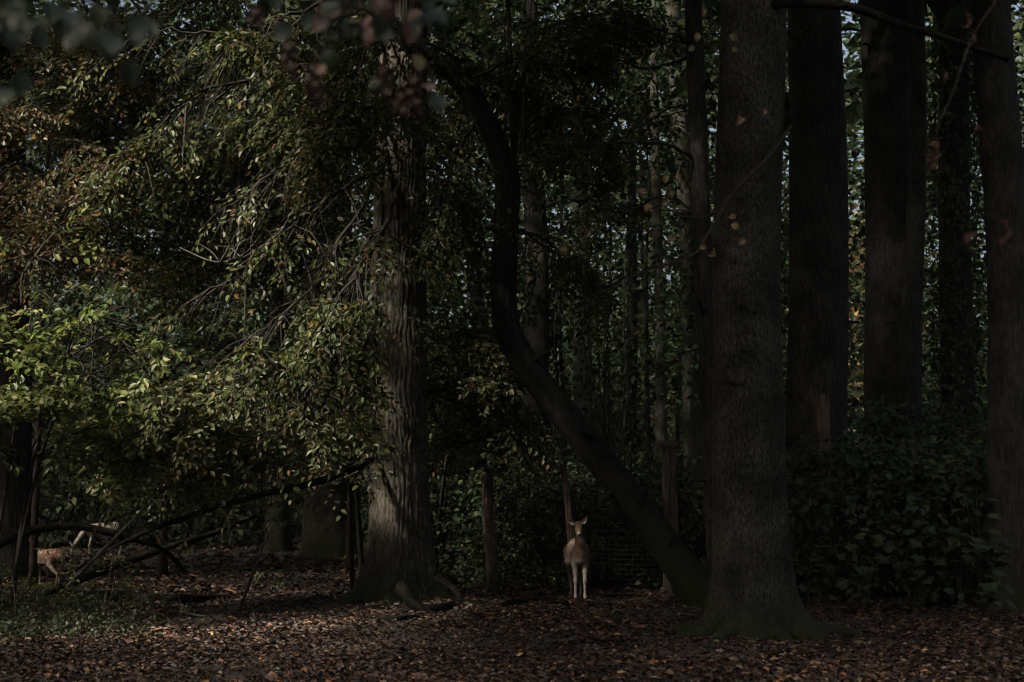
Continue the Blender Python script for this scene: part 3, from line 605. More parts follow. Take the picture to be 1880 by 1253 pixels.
# out-of-view trunkless crowns added in the sun path to shade beech and leaning tree
for x, y, z in ((-7, 12, 10.5), (-10, 13.5, 12), (-5, 15, 10.8), (-12, 11, 13), (-8, 16.5, 12), (-13, 15, 14), (-4.5, 11, 11), (-9, 9, 12), (-6, 18.5, 12.5), (-3.5, 13.5, 13), (-1.5, 16, 14), (-8, 17.5, 10.5), (-6, 7, 12), (-3, 9.5, 12), (0.5, 12, 13.5), (2.5, 14.5, 14), (-9, 6, 12.5), (1.5, 9, 13.5), (4.5, 11.5, 14)):
    crown_blob(cl_, (x, y, z), (3.4, 3.4, 2.2), 640, .5, DARKG, clump=10)
# leaf clumps ringed outside the view, added to stop sky light leaking between trunks
for k in range(150):
    a = random.uniform(0, 6.283); rr = random.uniform(24, 40); x, y = rr * math.cos(a) * 1.1, 18 + rr * math.sin(a) * 1.25
    if y > 4 and abs(x) < y * .42 + 4: continue
    crown_blob(cl_, (x, y, random.uniform(2, 9)), (3.2, 3.2, 3), 260, .8, DARKG, clump=10)
cano = cl_.build('woodland_canopy', M_leafd, colour=True); tag(cano, 'closed leaf canopy of the wood above and around the clearing, with added shade crowns', 'woodland', kind='stuff')
tag(ct_.build('woodland_trunks', M_dark, smooth=True), 'trunks of the surrounding wood carrying the leaf canopy', 'woodland', kind='stuff')

for px, Yd, r, lx, h in ((1010, 31, .05, .3, 9), (1040, 36, .07, -.2, 12), (1100, 33, .045, .35, 9), (1128, 38, .06, -.3, 11), (1142, 30, .035, .2, 8), (1186, 35, .06, .15, 11), (1196, 41, .08, -.2, 13), (1240, 37, .06, .3, 11), (960, 35, .06, -.25, 11), (862, 33, .05, .2, 10)):
    x = P(px, 980, Yd)[0]; r_ = thing('sapling', 'thin bare-stemmed sapling in the dim wood behind the fence', 'sapling', 'thin saplings in the dim wood', (x, Yd, 0))
    z = np.linspace(-.1, h, 26); q = np.stack([x + lx * (z / h) + .06 * vnoise(z * .8, 0 * z, 0 * z, px), Yd + .06 * vnoise(z * .8, 0 * z + 3, 0 * z, px), z], 1)
    mb = MB(); tube(mb, q, np.linspace(r, r * .35, 26), 8); stm = mb.build('stem', M_dark, r_, smooth=True)
    for k in range(6):
        i = random.randint(8, 24); a = random.uniform(0, 6.28); d = np.array([math.cos(a), math.sin(a) * .5, random.uniform(.1, .8)]); L = random.uniform(.5, 1.6); mb = MB()
        tube(mb, crom([q[i], q[i] + d * L * .5 + rng.normal(size=3) * .06, q[i] + d * L - (0, 0, .15)], 8), np.linspace(r * .35, .005, 8), 5); mb.build('twig', M_dark, stm, smooth=True)

# sunlit trees at the meadow edge far beyond the dark trunks
def far_tree(name, label, px, py, Y, rad, n, pal, size=.5):
    c = P(px, py, Y); r_ = thing(name, label, 'tree', 'autumn trees at the far wood edge', (c[0], c[1], 0))
    mb = MB(); tube(mb, [(c[0], c[1], -.1), (c[0], c[1], c[2] * .5), (c[0] + .3, c[1], c[2] + rad[2] * .4)], [.3, .22, .1], 8); mb.build('trunk', M_dark, r_, smooth=True)
    mb = MB(); crown_blob(mb, c, rad, n, size, pal, gaps=False, hollow=.1); mb.build('crown', M_leaf, r_, colour=True)
far_tree('autumn_tree', 'glowing golden autumn tree seen between the dark trunks', 1578, 570, 100, (5.0, 3.5, 9.0), 7500, [(4, (.22, .15, .05)), (3, (.26, .16, .06)), (2, (.14, .13, .04)), (1, (.3, .18, .1))])
far_tree('autumn_tree', 'yellow autumn tree glimpsed between grey beech and near-black trunk', 1440, 560, 105, (3.5, 3.5, 5), 3600, [(3, (.16, .13, .03)), (4, (.08, .10, .03))])

# ------------------------------------------------------------------ undergrowth
def maple_leaf_mesh():
    """five-lobed sycamore leaf, unit length, folded along its veins"""
    out = [(0, 0), (.22, -.08), (.38, .02), (.36, .16), (.56, .24), (.50, .36), (.60, .52), (.42, .55), (.30, .62), (.18, .74), (0, 1.0)]
    pts = out + [(-x, y) for x, y in out[-2:0:-1]]
    v = [(0, .3, -.05)] + [(x, y, .10 * abs(x) - .10 * y * y) for x, y in pts]
    n = len(pts); mb = MB()
    mb.add(v, None, [(0, 1 + i, 1 + (i + 1) % n) for i in range(n)], None, (1, 1, 1))
    return mb
M_maple = [leaf_material('maple_leaf_a', .6, .2, .25, attr=False, col=(.028, .045, .023)), leaf_material('maple_leaf_b', .6, .2, .25, attr=False, col=(.038, .052, .024)), leaf_material('maple_leaf_c', .55, .2, .3, attr=False, col=(.022, .038, .022))]
MAPLE = [maple_leaf_mesh().mesh('maple_leaf', m_) for m_ in M_maple]
def orient(d, n):
    d = nrm(np.asarray(d, float)); n = np.asarray(n, float); n = nrm(n - d * np.dot(n, d)); s = np.cross(d, n)
    return Matrix(((s[0], d[0], n[0], 0), (s[1], d[1], n[1], 0), (s[2], d[2], n[2], 0), (0, 0, 0, 1)))
def maple_sapling(label, x, y, h, nst, nl, spread=.55, size=.145):
    r_ = thing('maple_sapling', label, 'sapling', 'maple saplings in the thicket', (x, y, 0))
    rs = np.random.default_rng(int(abs(x * 131 + y * 977)) + 3)
    for s in range(nst):
        a = rs.random() * 6.28; tip = np.array([math.cos(a) * spread * rs.random(), math.sin(a) * spread * rs.random(), h * (.6 + .4 * rs.random())])
        st = crom([(0, 0, -.05), tip * np.array([.3, .3, .5]), tip], 10) + np.array([x, y, 0])
        mb = MB(); tube(mb, st, np.linspace(.012, .004, 10), 5); mb.build('stem', M_twig, r_, smooth=True)
        for k in range(nl // nst):
            t = .3 + .7 * rs.random(); p = st[int(t * 9)]; b_ = rs.random() * 6.28; o_ = np.array([math.cos(b_), math.sin(b_), .15 * rs.normal()])
            pl = p + o_ * (.08 + .28 * rs.random() * (1.3 - t))
            lf = link('leaf', MAPLE[rs.integers(3)], None); lf.parent = r_
            m4 = Matrix.Translation(Vector(pl - np.array([x, y, 0]))) @ orient(o_ + np.array([0, 0, -.35]), np.array([0, 0, 1.0]) + .35 * rs.normal(size=3)) @ Matrix.Scale(size * (.6 + .7 * rs.random()), 4)
            lf.matrix_local = m4
for lb, px, Yd, h, nst, nl in (('maple sapling with broad leaves next to the tall weathered post', 1590, 18.6, 1.9, 4, 84), ('leafy maple sapling at the foot of the stripped-side trunk', 1800, 17.6, 1.75, 4, 90),
                               ('maple sapling in the middle of the dark thicket', 1690, 18.8, 2.0, 4, 84), ('low maple sapling behind the roots of the grey beech', 1480, 19.5, 1.3, 3, 48), ('tall maple sapling in front of the ivy trunk', 1760, 19.6, 2.5, 4, 72)):
    maple_sapling(lb, P(px, 1000, Yd)[0], Yd, h, nst, nl)
def low_shrub(label, px, Yd, h, w, n, size=.10, pal=DARKG, name='bramble_bush', group='dark shrubs behind the wire fence', asp=.8):
    x = P(px, 1000, Yd)[0]; r_ = thing(name, label, 'shrub', group, (x, Yd, 0)); lm, tm = MB(), MB()
    u = rng.random((n, 3)); a = u[:, 0] * 6.283; q = np.sqrt(u[:, 1]); zz = h * u[:, 2] ** .8
    prof = np.sqrt(np.clip(1 - (zz / h) ** 2 * .8, 0, 1))
    o = np.stack([x + w * q * np.cos(a) * prof, Yd + w * .8 * q * np.sin(a) * prof, zz + .05], 1)
    d = np.stack([np.cos(a), np.sin(a) - .4, .1 * rng.normal(size=n)], 1) + .4 * rng.normal(size=(n, 3))
    spray(lm, tm, o, d, .5 * (.6 + .8 * rng.random(n)), 9, size, pal, .3, .4, 0, aspect=asp, tw=.004)
    lm.build('crown', M_leafd, r_, colour=True); tag(tm.build('twigs', M_twig, r_), kind='stuff')
    for k in range(4):
        b_ = MB(); e = random.uniform(-.6, .6) * w; tube(b_, crom([(x + e * .2, Yd, -.05), (x + e * .6, Yd - .1, h * .5), (x + e, Yd, h * .9)], 8), np.linspace(.014, .005, 8), 5); b_.build('stem', M_twig, r_, smooth=True)
DK2 = DARKG + [(.8, (.10, .10, .03))]
for i, (px, Yd, h, w) in enumerate(((800, 26, 1.7, 1.2), (860, 25.4, 1.9, 1.3), (960, 24.6, 1.9, 1.2), (1010, 25.2, 2.1, 1.2), (1110, 24.4, 1.9, 1.25), (1180, 25, 2.1, 1.2), (1260, 24, 1.9, 1.2), (900, 28, 2.3, 1.6), (1060, 28, 2.4, 1.7), (1210, 28.5, 2.5, 1.7), (1330, 25, 2.2, 1.2))):
    low_shrub(('dark shrub behind the thinnest fence post nearest the great oak', 'dark shrub behind the fence between the thin post and the rough red-brown post', 'dark shrub behind the fence just beside the rough red-brown post', 'dark shrub behind the fence next to the leaning post above the doe', 'dark shrub behind the fence under the slope of the leaning tree',
               'dark shrub behind the fence beside the capped post', 'dark shrub between capped post and slim trunk', 'taller dark shrub standing back from the rough red-brown post', 'taller dark shrub standing back from the leaning post', 'taller dark shrub standing back from the capped post', 'dark shrub mostly hidden behind the grey beech')[i], px, Yd, h, w, 210, .095, DK2)
for lb, (px, Yd, h, w) in zip(('dark elder shrub at the foot of the near-black trunk', 'dark elder shrub before the thicket oak', 'dark elder shrub in the middle of the thicket', 'dark elder shrub beside the stripped-side trunk', 'tall dark elder shrub between near-black trunk and thicket oak', 'tall dark elder shrub between thicket oak and ivy trunk', 'tall dark elder shrub between ivy trunk and stripped-side trunk'), ((1560, 21, 2.2, 1.2), (1640, 21.5, 2.4, 1.3), (1740, 21, 2.2, 1.3), (1840, 20.6, 2.1, 1.2), (1580, 24.5, 2.9, 1.4), (1700, 24.5, 3.0, 1.5), (1820, 24, 2.9, 1.4))):
    low_shrub(lb, px, Yd, h, w, 190, .13, DARKG, 'elder_bush', 'dark shrubs of the maple thicket')

# ------------------------------------------------------------------ deer
def surface_nets(F, org, h):
    sg = F < 0
    nx, ny, nz = F.shape
    cs = [(a, b, c) for a in (0, 1) for b in (0, 1) for c in (0, 1)]
    cnt = sum(sg[a:nx - 1 + a, b:ny - 1 + b, c:nz - 1 + c].astype(int) for a, b, c in cs)
    act = (cnt > 0) & (cnt < 8)
    idx = -np.ones(act.shape, np.int64); I = np.argwhere(act); idx[act] = np.arange(len(I))
    acc = np.zeros((len(I), 3)); w = np.zeros(len(I))
    for i, p in enumerate(cs):
        for q in cs[i + 1:]:
            if sum(abs(p[k] - q[k]) for k in range(3)) != 1: continue
            fa = F[I[:, 0] + p[0], I[:, 1] + p[1], I[:, 2] + p[2]]; fb = F[I[:, 0] + q[0], I[:, 1] + q[1], I[:, 2] + q[2]]
            m_ = (fa < 0) != (fb < 0); t = np.where(m_, fa / np.where(m_, fa - fb, 1), 0)
            pt = np.array(p)[None] + t[:, None] * (np.array(q) - np.array(p))[None]
            acc += pt * m_[:, None]; w += m_
    v = org + (I + acc / w[:, None]) * h
    quads = []
    for ax in range(3):
        sl0 = [slice(None)] * 3; sl1 = [slice(None)] * 3; sl0[ax] = slice(0, -1); sl1[ax] = slice(1, None)
        ch = sg[tuple(sl0)] != sg[tuple(sl1)]; E = np.argwhere(ch)
        o1, o2 = [k for k in range(3) if k != ax]
        E = E[(E[:, o1] > 0) & (E[:, o2] > 0) & (E[:, o1] < F.shape[o1] - 1) & (E[:, o2] < F.shape[o2] - 1)]
        def cell(d1, d2):
            e = E.copy(); e[:, o1] -= d1; e[:, o2] -= d2; return idx[e[:, 0], e[:, 1], e[:, 2]]
        q = np.stack([cell(1, 1), cell(0, 1), cell(0, 0), cell(1, 0)], 1)
        inside = sg[tuple(E.T)]
        flip = inside if ax != 1 else ~inside
        q[~flip] = q[~flip][:, ::-1]
        quads.append(q)
    return v, np.concatenate(quads)
def capsule_field(X, segs, k=.03):
    F = None
    for a, ra, b_, rb in segs:
        a = np.array(a, float); b_ = np.array(b_, float); ab = b_ - a
        t = np.clip(((X - a) @ ab) / max(ab @ ab, 1e-9), 0, 1)
        d = np.linalg.norm(X - a - t[..., None] * ab, axis=-1) - (ra + (rb - ra) * t)
        if F is None: F = d
        else:
            hh = np.clip(.5 + .5 * (F - d) / k, 0, 1); F = F * (1 - hh) + d * hh - k * hh * (1 - hh)
    return F
m, nt, b, out = mat('deer_coat')
a_ = nt.nodes.new('ShaderNodeAttribute'); a_.attribute_name = 'lc'
tc = nt.nodes.new('ShaderNodeTexCoord'); mp = nt.nodes.new('ShaderNodeMapping'); mp.inputs['Scale'].default_value = (160, 60, 60)
nz = nt.nodes.new('ShaderNodeTexNoise'); nz.inputs['Scale'].default_value = 1; nz.inputs['Detail'].default_value = 4
mr = nt.nodes.new('ShaderNodeMapRange'); mr.inputs['To Min'].default_value = .7; mr.inputs['To Max'].default_value = 1.3
mm = nt.nodes.new('ShaderNodeMix'); mm.data_type = 'RGBA'; mm.blend_type = 'MULTIPLY'; mm.inputs[0].default_value = 1
bp = nt.nodes.new('ShaderNodeBump'); bp.inputs['Strength'].default_value = .35; bp.inputs['Distance'].default_value = .006
nt.links.new(tc.outputs['Object'], mp.inputs[0]); nt.links.new(mp.outputs[0], nz.inputs['Vector']); nt.links.new(nz.outputs[0], mr.inputs['Value'])
nt.links.new(a_.outputs['Color'], mm.inputs[6]); nt.links.new(mr.outputs[0], mm.inputs[7]); nt.links.new(mm.outputs[2], b.inputs['Base Color'])
nt.links.new(nz.outputs[0], bp.inputs['Height']); nt.links.new(bp.outputs[0], b.inputs['Normal'])
b.inputs['Roughness'].default_value = .75; b.inputs['Sheen Weight'].default_value = .15
M_coat = m
def plain(name, col, rough=.4):
    m, nt, b, out = mat(name); nz = nt.nodes.new('ShaderNodeTexNoise'); nz.inputs['Scale'].default_value = 40
    cr = nt.nodes.new('ShaderNodeValToRGB'); cr.color_ramp.elements[0].color = (*[c * .7 for c in col], 1); cr.color_ramp.elements[1].color = (*[c * 1.25 for c in col], 1)
    nt.links.new(nz.outputs[0], cr.inputs[0]); nt.links.new(cr.outputs[0], b.inputs['Base Color']); b.inputs['Roughness'].default_value = rough; return m
M_eye = plain('deer_eye', (.008, .006, .005), .12); M_nose = plain('deer_nose', (.012, .010, .010), .35); M_hoof = plain('deer_hoof', (.03, .024, .02), .5)

def deer(label, loc, rot, scale, pose='alert', coat=((.15, .094, .064), (.20, .165, .135), (.13, .097, .07)), spots=.8):
    r_ = thing('deer', label, 'deer', None, loc); r_.rotation_euler = (0, 0, rot); r_.scale = (scale,) * 3
    S = []
    def ch(*pts):
        for p, q in zip(pts, pts[1:]): S.append((p[:3], p[3], q[:3], q[3]))
    ch((0, -.30, .73, .125), (0, -.05, .735, .150), (0, .20, .745, .155), (0, .36, .77, .14), (0, .46, .74, .11))
    ch((0, -.30, .64, .095), (0, .05, .645, .10), (0, .25, .68, .08))
    for s in (-1, 1):
        fy = -.035 * s; ch((.085 * s, -.27, .70, .075), (.08 * s, -.25, .56, .050), (.070 * s, -.27 + fy * .4, .44, .033), (.066 * s, -.285 + fy, .31, .027), (.066 * s, -.275 + fy, .20, .0165), (.068 * s, -.27 + fy, .09, .019), (.070 * s, -.30 + fy, .03, .022))
        hy_ = .05 * s; ch((.09 * s, .36, .72, .105), (.105 * s, .27, .57, .072), (.095 * s, .40, .42, .036), (.085 * s, .47 + hy_, .345, .028), (.08 * s, .45 + hy_, .20, .0175), (.08 * s, .42 + hy_, .09, .019), (.08 * s, .39 + hy_, .03, .022))
    ch((0, .52, .78, .028), (0, .565, .70, .022), (0, .57, .60, .012))
    if pose == 'graze':
        N = np.array([0, -.62, .42]); H = np.array([0, -.70, .30]); fwd = nrm(np.array([0, -.45, -.9]))
        ch((0, -.34, .76, .085), (0, -.50, .60, .066), (*N, .055), (*H, .055))
    elif pose == 'back':
        H = np.array([-.10, -.52, 1.0]); fwd = nrm(np.array([-.55, -.8, -.28]))
        ch((0, -.34, .80, .095), (-.04, -.43, .90, .066), (-.08, -.49, .97, .055), (*H, .056))
    else:
        H = np.array([-.045, -.50, 1.125]); fwd = nrm(np.array([-.04, -.86, -.52]))
        ch((0, -.34, .77, .098), (-.012, -.42, .90, .074), (-.034, -.47, 1.02, .058), (*H, .058))
    side = nrm(np.cross(fwd, np.array([0, 0, 1.0]))); up = np.cross(side, fwd)
    hp = lambda f, s, u: tuple(H + fwd * f + side * s + up * u)
    ch((*hp(0, 0, 0), .062), (*hp(.06, 0, -.002), .054), (*hp(.13, 0, -.018), .038), (*hp(.205, 0, -.025), .028))
    ch((*hp(.03, .03, .02), .03), (*hp(.03, -.03, .02), .03))
    lo = np.array([-.30, -1.02, -.02]); h = .0125; dims = (np.array([.60, 1.66, 1.42]) / h).astype(int)
    X = lo + h * np.stack(np.meshgrid(*[np.arange(d) for d in dims], indexing='ij'), -1)
    v, q = surface_nets(capsule_field(X, S), lo, h)
    me = bpy.data.meshes.new('body'); me.from_pydata(v.tolist(), [], q.tolist()); me.materials.append(M_coat)
    me.polygons.foreach_set('use_smooth', np.ones(len(q), bool))
    br, pale, tan = (np.array(c) for c in coat)
    nz_ = vnoise(v[:, 0] * 14, v[:, 1] * 14, v[:, 2] * 14, 2)
    f = np.clip((v[:, 2] - .60 + .025 * nz_) / .07, 0, 1)[:, None]; c = pale * (1 - f) + br * f
    g = np.clip((.50 - v[:, 2] + .02 * nz_) / .1, 0, 1)[:, None]; c = c * (1 - g) + tan * g
    dh = np.stack([(v - H) @ fwd, (v - H) @ side, (v - H) @ up], 1)
    neck = np.clip(((v[:, 1] < -.36) & (dh[:, 0] < .1)) * (1.1 - np.abs(v[:, 0] + .01) / .07), 0, 1)[:, None] * (v[:, 2:3] < H[2] - .02)
    c = c * (1 - neck * .85) + (pale * .95) * neck * .85; c = c * (1 + .22 * nz_[:, None])
    mz = np.clip((dh[:, 0] - .145) / .05, 0, 1)[:, None] * (dh[:, 2:3] < .015); c = c * (1 - mz) + np.array([.34, .29, .25]) * mz
    ey = np.clip(1.25 - np.abs(dh[:, 0] - .06) / .035, 0, 1)[:, None] * np.clip((np.abs(dh[:, 1:2]) - .022) / .012, 0, 1) * (dh[:, 2:3] < .04); c = c * (1 - ey * .75)
    fh_ = np.clip(1.2 - np.abs(dh[:, 0] - .02) / .06, 0, 1)[:, None] * (dh[:, 2:3] > .02) * (dh[:, 0:1] > -.08); c = c * (1 - fh_ * .35)
    ru = ((v[:, 1] > .46) & (np.abs(v[:, 0]) < .10) & (v[:, 2] < .80) & (v[:, 2] > .5))[:, None] * .6; c = c * (1 - ru) + np.array([.42, .36, .30]) * ru
    if spots:
        rs = np.random.default_rng(4)
        for k in range(90):
            sp = np.array([rs.choice([-1, 1]) * rs.uniform(.06, .16), rs.uniform(-.25, .45), rs.uniform(.70, .88)])
            w_ = np.clip(1.3 - np.linalg.norm(v - sp, axis=1) / .026, 0, 1)[:, None] * spots; c = c * (1 - w_) + np.array([.5, .42, .33]) * w_
    at = me.attributes.new('lc', 'FLOAT_COLOR', 'POINT'); at.data.foreach_set('color', np.concatenate([c, np.ones((len(c), 1))], 1).astype(np.float32).ravel())
    o = bpy.data.objects.new('body', me); C.objects.link(o); o.parent = r_
    def blob(name, pos, rad, m_, sub=10):
        th, ph = np.meshgrid(np.linspace(0, math.pi, 8), np.linspace(0, 2 * math.pi, sub, endpoint=False), indexing='ij')
        pv = np.stack([np.sin(th) * np.cos(ph), np.sin(th) * np.sin(ph), np.cos(th)], -1)
        pv = pos + pv[..., :1] * side * rad[1] + pv[..., 1:2] * fwd * rad[0] + pv[..., 2:] * up * rad[2]
        i = np.arange(7)[:, None] * sub; j = np.arange(sub)[None]; j2 = (j + 1) % sub
        mb = MB(); mb.add(pv, np.stack([i + j, i + sub + j, i + sub + j2, i + j2], -1).reshape(-1, 4))
        o = bpy.data.objects.new(name, mb.mesh(name, m_, True)); C.objects.link(o); o.parent = r_
    blob('nose', np.array(hp(.224, 0, -.012)), (.016, .024, .017), M_nose)
    for s in (-1, 1):
        blob('eye', np.array(hp(.062, .047 * s, .012)), (.018, .014, .016), M_eye)
        # ear: a cupped leaf-shaped blade, thick at the root
        e0 = np.array(hp(-.02, .045 * s, .035)); raised = (pose != 'alert') or s < 0
        ed = nrm(side * s * (.75 if raised else 1.0) + up * (.85 if raised else .18) - fwd * .15); en = nrm(fwd * .8 + side * s * -.2)
        es = np.cross(ed, en); L = .118; mb = MB(); rows = []
        for t, w_ in ((0, .16), (.2, .30), (.45, .36), (.7, .27), (.9, .12), (1, .01)):
            for u in (-1, -.5, 0, .5, 1):
                rows.append(e0 + ed * L * t + es * u * w_ * L + en * (u * u * w_ * L * .75 - .012))
        fr = [(i * 5 + j, i * 5 + j + 1, i * 5 + j + 6, i * 5 + j + 5) for i in range(5) for j in range(4)]
        bk = [p - en * .007 for p in rows]
        mb.add(np.array(rows), fr, None, (.36, .28, .23)); mb.add(np.array(bk), [t[::-1] for t in fr], None, tuple(br * .9))
        o = bpy.data.objects.new('ear', mb.mesh('ear', M_coat, True, True)); C.objects.link(o); o.parent = r_
        for hy in (-.305 - .035 * s, .385 + .05 * s):
            mb = MB(); hx = (.070 if hy < 0 else .08) * s
            tube(mb, [(hx, hy + .012, .05), (hx, hy - .002, .02), (hx, hy - .012, -.012)], [.022, .027, .03], 8)
            o = bpy.data.objects.new('hoof', mb.mesh('hoof', M_hoof, True)); C.objects.link(o); o.parent = r_
    return r_
def gz(p): return float(ground_z(np.array([p[0]]), np.array([p[1]]))[0])
p = G(1063, 1104); deer('fallow doe standing alert facing the clearing at the end of the crooked limb', (p[0], p[1] + .15, gz(p) + .01), R(3), .985, 'alert')
p = P(82, 1070, 24.5); deer('spotted rust-coloured fawn behind the fallen branches by the hazel bush', (p[0], 24.5, gz(p)), R(-122), .74, 'back', ((.19, .095, .055), (.25, .20, .15), (.18, .125, .08)), 1.0)
p = P(185, 1015, 37); deer('pale deer with its head down beyond the arching fallen bough', (p[0], 37, gz(p)), R(-60), .98, 'graze', ((.26, .21, .175), (.28, .245, .21), (.2, .165, .13)), .3)

# ------------------------------------------------------------------ wire fence on rough posts
def post(parent, px, Yd, h, r, lean_x=0.0, split=False, name='post', z0=-.15):
    x = P(px, 1000, Yd)[0]; n = 40; t = np.linspace(0, 1, n); mb = MB(); s_ = int(px)
    pth = np.stack([x + lean_x * t + .02 * vnoise(t * 3, 0 * t, 0 * t, s_), Yd + .02 * vnoise(t * 3, 0 * t + 5, 0 * t, s_), z0 + (h - z0) * t], 1)
    tube(mb, pth, r * (1.08 - .15 * t), 20, lambda th, s, rr: rr * (.16 * vnoise(np.cos(th) * 2.4, np.sin(th) * 2.4, s * .5, s_) + .10 * vnoise(np.cos(th) * 7, np.sin(th) * 7, s * 1.1, s_ + 1)))
    return mb.build(name, M_post, parent, smooth=False)
fx = P(905, 1080, 23.6)
fence = thing('wire_fence', 'wire mesh fence on rough split posts behind the standing deer', 'fence', None, (fx[0], 23.6, 0))
FP = [(640, 31, 1.9, .085, .03), (806, 27.5, 2.0, .085, .06), (903, 23.6, 1.92, .10, -.07), (1056, 22.4, 2.05, .055, -.17), (1230, 22.0, 2.3, .115, 0.0), (1522, 21.2, 3.05, .11, -.03), (1872, 20.4, 3.2, .10, -.03)]
for px, Yd, h, r, lx in FP: post(fence, px, Yd, h, r, lx)
x = P(1230, 1000, 22.0)[0]; mb = MB(); tube(mb, [(x, 22.0, 2.28), (x, 22.0, 2.33), (x, 22.0, 2.37)], [.15, .155, .13], 14); mb.build('post_cap', M_post, fence)
m, nt, b, out = mat('old_wire'); b.inputs['Metallic'].default_value = .2; b.inputs['Roughness'].default_value = .8
nz = nt.nodes.new('ShaderNodeTexNoise'); nz.inputs['Scale'].default_value = 30; cr = nt.nodes.new('ShaderNodeValToRGB'); cr.color_ramp.elements[0].color = (.008, .007, .006, 1); cr.color_ramp.elements[1].color = (.022, .02, .018, 1)
nt.links.new(nz.outputs[0], cr.inputs[0]); nt.links.new(cr.outputs[0], b.inputs['Base Color']); M_wire = m
for (pa, pb) in zip(FP, FP[1:]):
    a = np.array([P(pa[0], 1000, pa[1])[0], pa[1] - .12, 0]); b_ = np.array([P(pb[0], 1000, pb[1])[0], pb[1] - .12, 0]); mb = MB()
    L = np.linalg.norm(b_ - a); nv = int(L / .085); A = [a + (b_ - a) * (k / nv) for k in range(nv + 1)]
    va = np.array(A) + np.array([0, 0, .02]); vb = va + np.array([0, 0, 1.72]); vm = (va + vb) / 2 + rng.normal(size=va.shape) * .012
    twigs(mb, va, vm, vb, np.full(len(va), .0013))
    for z in np.concatenate([np.arange(.06, .8, .075), np.arange(.8, 1.75, .11)]):
        tube(mb, [a + (0, 0, z), (a + b_) / 2 + (0, .02, z - .012), b_ + (0, 0, z)], .0012, 3, cap=False)
    tag(mb.build('wire_netting', M_wire, fence), kind='stuff')

# ------------------------------------------------------------------ fallen timber
def fallen(name, label, pts, r0, r1, mat_=M_log2, sides=10, n=40, twig=0, cat='branch', amp=.24, group=None):
    q = crom([p if len(p) == 3 and isinstance(p, np.ndarray) else P(*p) for p in pts], n); p0 = q[np.argmin(q[:, 2])]
    r_ = thing(name, label, cat, group, (p0[0], p0[1], 0)); mb = MB(); s_ = len(bpy.data.objects)
    rad_ = np.linspace(r0, r1, n); rad_[0] *= .55; rad_[1] *= .9; rad_[-1] *= .5; rad_[-2] *= .85
    tube(mb, q, rad_, sides, lambda th, s, rr: rr * amp * (vnoise(np.cos(th) * 1.5, np.sin(th) * 1.5, s * 2.2, s_) + .6 * vnoise(np.cos(th) * 4, np.sin(th) * 4, s * 7, s_ + 1)))
    stm = mb.build('stem', mat_, r_, smooth=True)
    for k in range(twig):
        i = random.randint(int(n * .25), n - 2); d = nrm(np.array([random.uniform(-1, 1), random.uniform(-.6, .4), random.uniform(.2, 1)])); L = random.uniform(.25, .8); mb = MB()
        tube(mb, crom([q[i], q[i] + d * L * .5 + rng.normal(size=3) * .03, q[i] + d * L + rng.normal(size=3) * .06], 8), np.linspace(.010, .003, 8), 5); mb.build('twig', mat_, stm, smooth=True)
    return r_
fallen('fallen_limb', 'thick dark arching fallen bough in front of the pale deer', [(-60, 1040, 20), (0, 1000, 20.2), (60, 974, 20.4), (130, 967, 20.6), (200, 978, 20.8), (250, 992, 21), (300, 1010, 21.3), (340, 1050, 21.6)], .066, .035, twig=10)
fallen('fallen_limb', 'long dark limb sloping up from the ground past the fawn', [(80, 1092, 20.6), (180, 1052, 21), (300, 1008, 21.6), (400, 976, 22.2), (480, 940, 22.6), (500, 925, 22.8)], .07, .024, twig=12)
fallen('fallen_limb', 'dark limb reaching from the great oak down to the ground', [(690, 840, 20.75), (600, 880, 19.6), (480, 908, 19.2), (380, 938, 19.4), (280, 972, 19.8), (200, 1010, 20.4), (130, 1052, 21.2)], .05, .02, twig=12)
fallen('leaning_pole', 'straight grey pole leaning up into the hornbeam foliage', [(120, 1080, 19.4), (240, 960, 19.5), (350, 850, 19.6), (372, 826, 19.6)], .03, .014, M_grey, twig=2, amp=.06)
fallen('fallen_stick', 'bent brown stick propped upright between mossy log and oak roots', [G(436, 1126) + np.array([0, 0, -.02]), P(462, 1060, 18.9), P(478, 1010, 19), P(492, 985, 19.1), P(480, 960, 19.2)], .022, .010, M_log, twig=3)
fallen('fallen_log', 'mossy dark log drawn out over its own shadow along the edge of the lit leaf litter', [G(60, 1100) + np.array([0, 0, .03]), G(150, 1110) + np.array([0, 0, .06]), G(230, 1106) + np.array([0, 0, .05]), G(320, 1109) + np.array([0, 0, .05]), G(425, 1098) + np.array([0, 0, .0])], .15, .06, M_log2, 18, 60, cat='log')  # black log lengthened to cover the shadow it casts
fallen('fallen_limb', 'long crooked dark limb with one end hooked up before the oak roots', [P(731, 1074, 19.3), P(745, 1092, 19.2), P(762, 1112, 19.1), G(795, 1127) + (0, 0, .06), G(850, 1119) + (0, 0, .07), G(910, 1124) + (0, 0, .07), G(960, 1113) + (0, 0, .07), G(1010, 1110) + (0, 0, .06), G(1052, 1114) + (0, 0, .02)], .075, .045, M_log2, 16, 80, twig=8, amp=.3)
fallen('fallen_limb', 'short curved limb joining the long crooked limb beside the oak', [P(800, 1060, 20.2), P(830, 1080, 20.1), P(845, 1105, 20), P(822, 1116, 19.6), P(800, 1124, 19.2)], .05, .045, sides=12)
fallen('fallen_limb', 'short flat dark limb on leaves before the oak', [G(690, 1136) + (0, 0, .03), G(720, 1142) + (0, 0, .04), G(770, 1138) + (0, 0, .04)], .035, .03)
fallen('fallen_stick', 'dark stick lying on the leaf litter near the beech roots', [G(1010, 1190) + (0, 0, .03), G(1080, 1188) + (0, 0, .04), G(1180, 1183) + (0, 0, .03)], .028, .035)
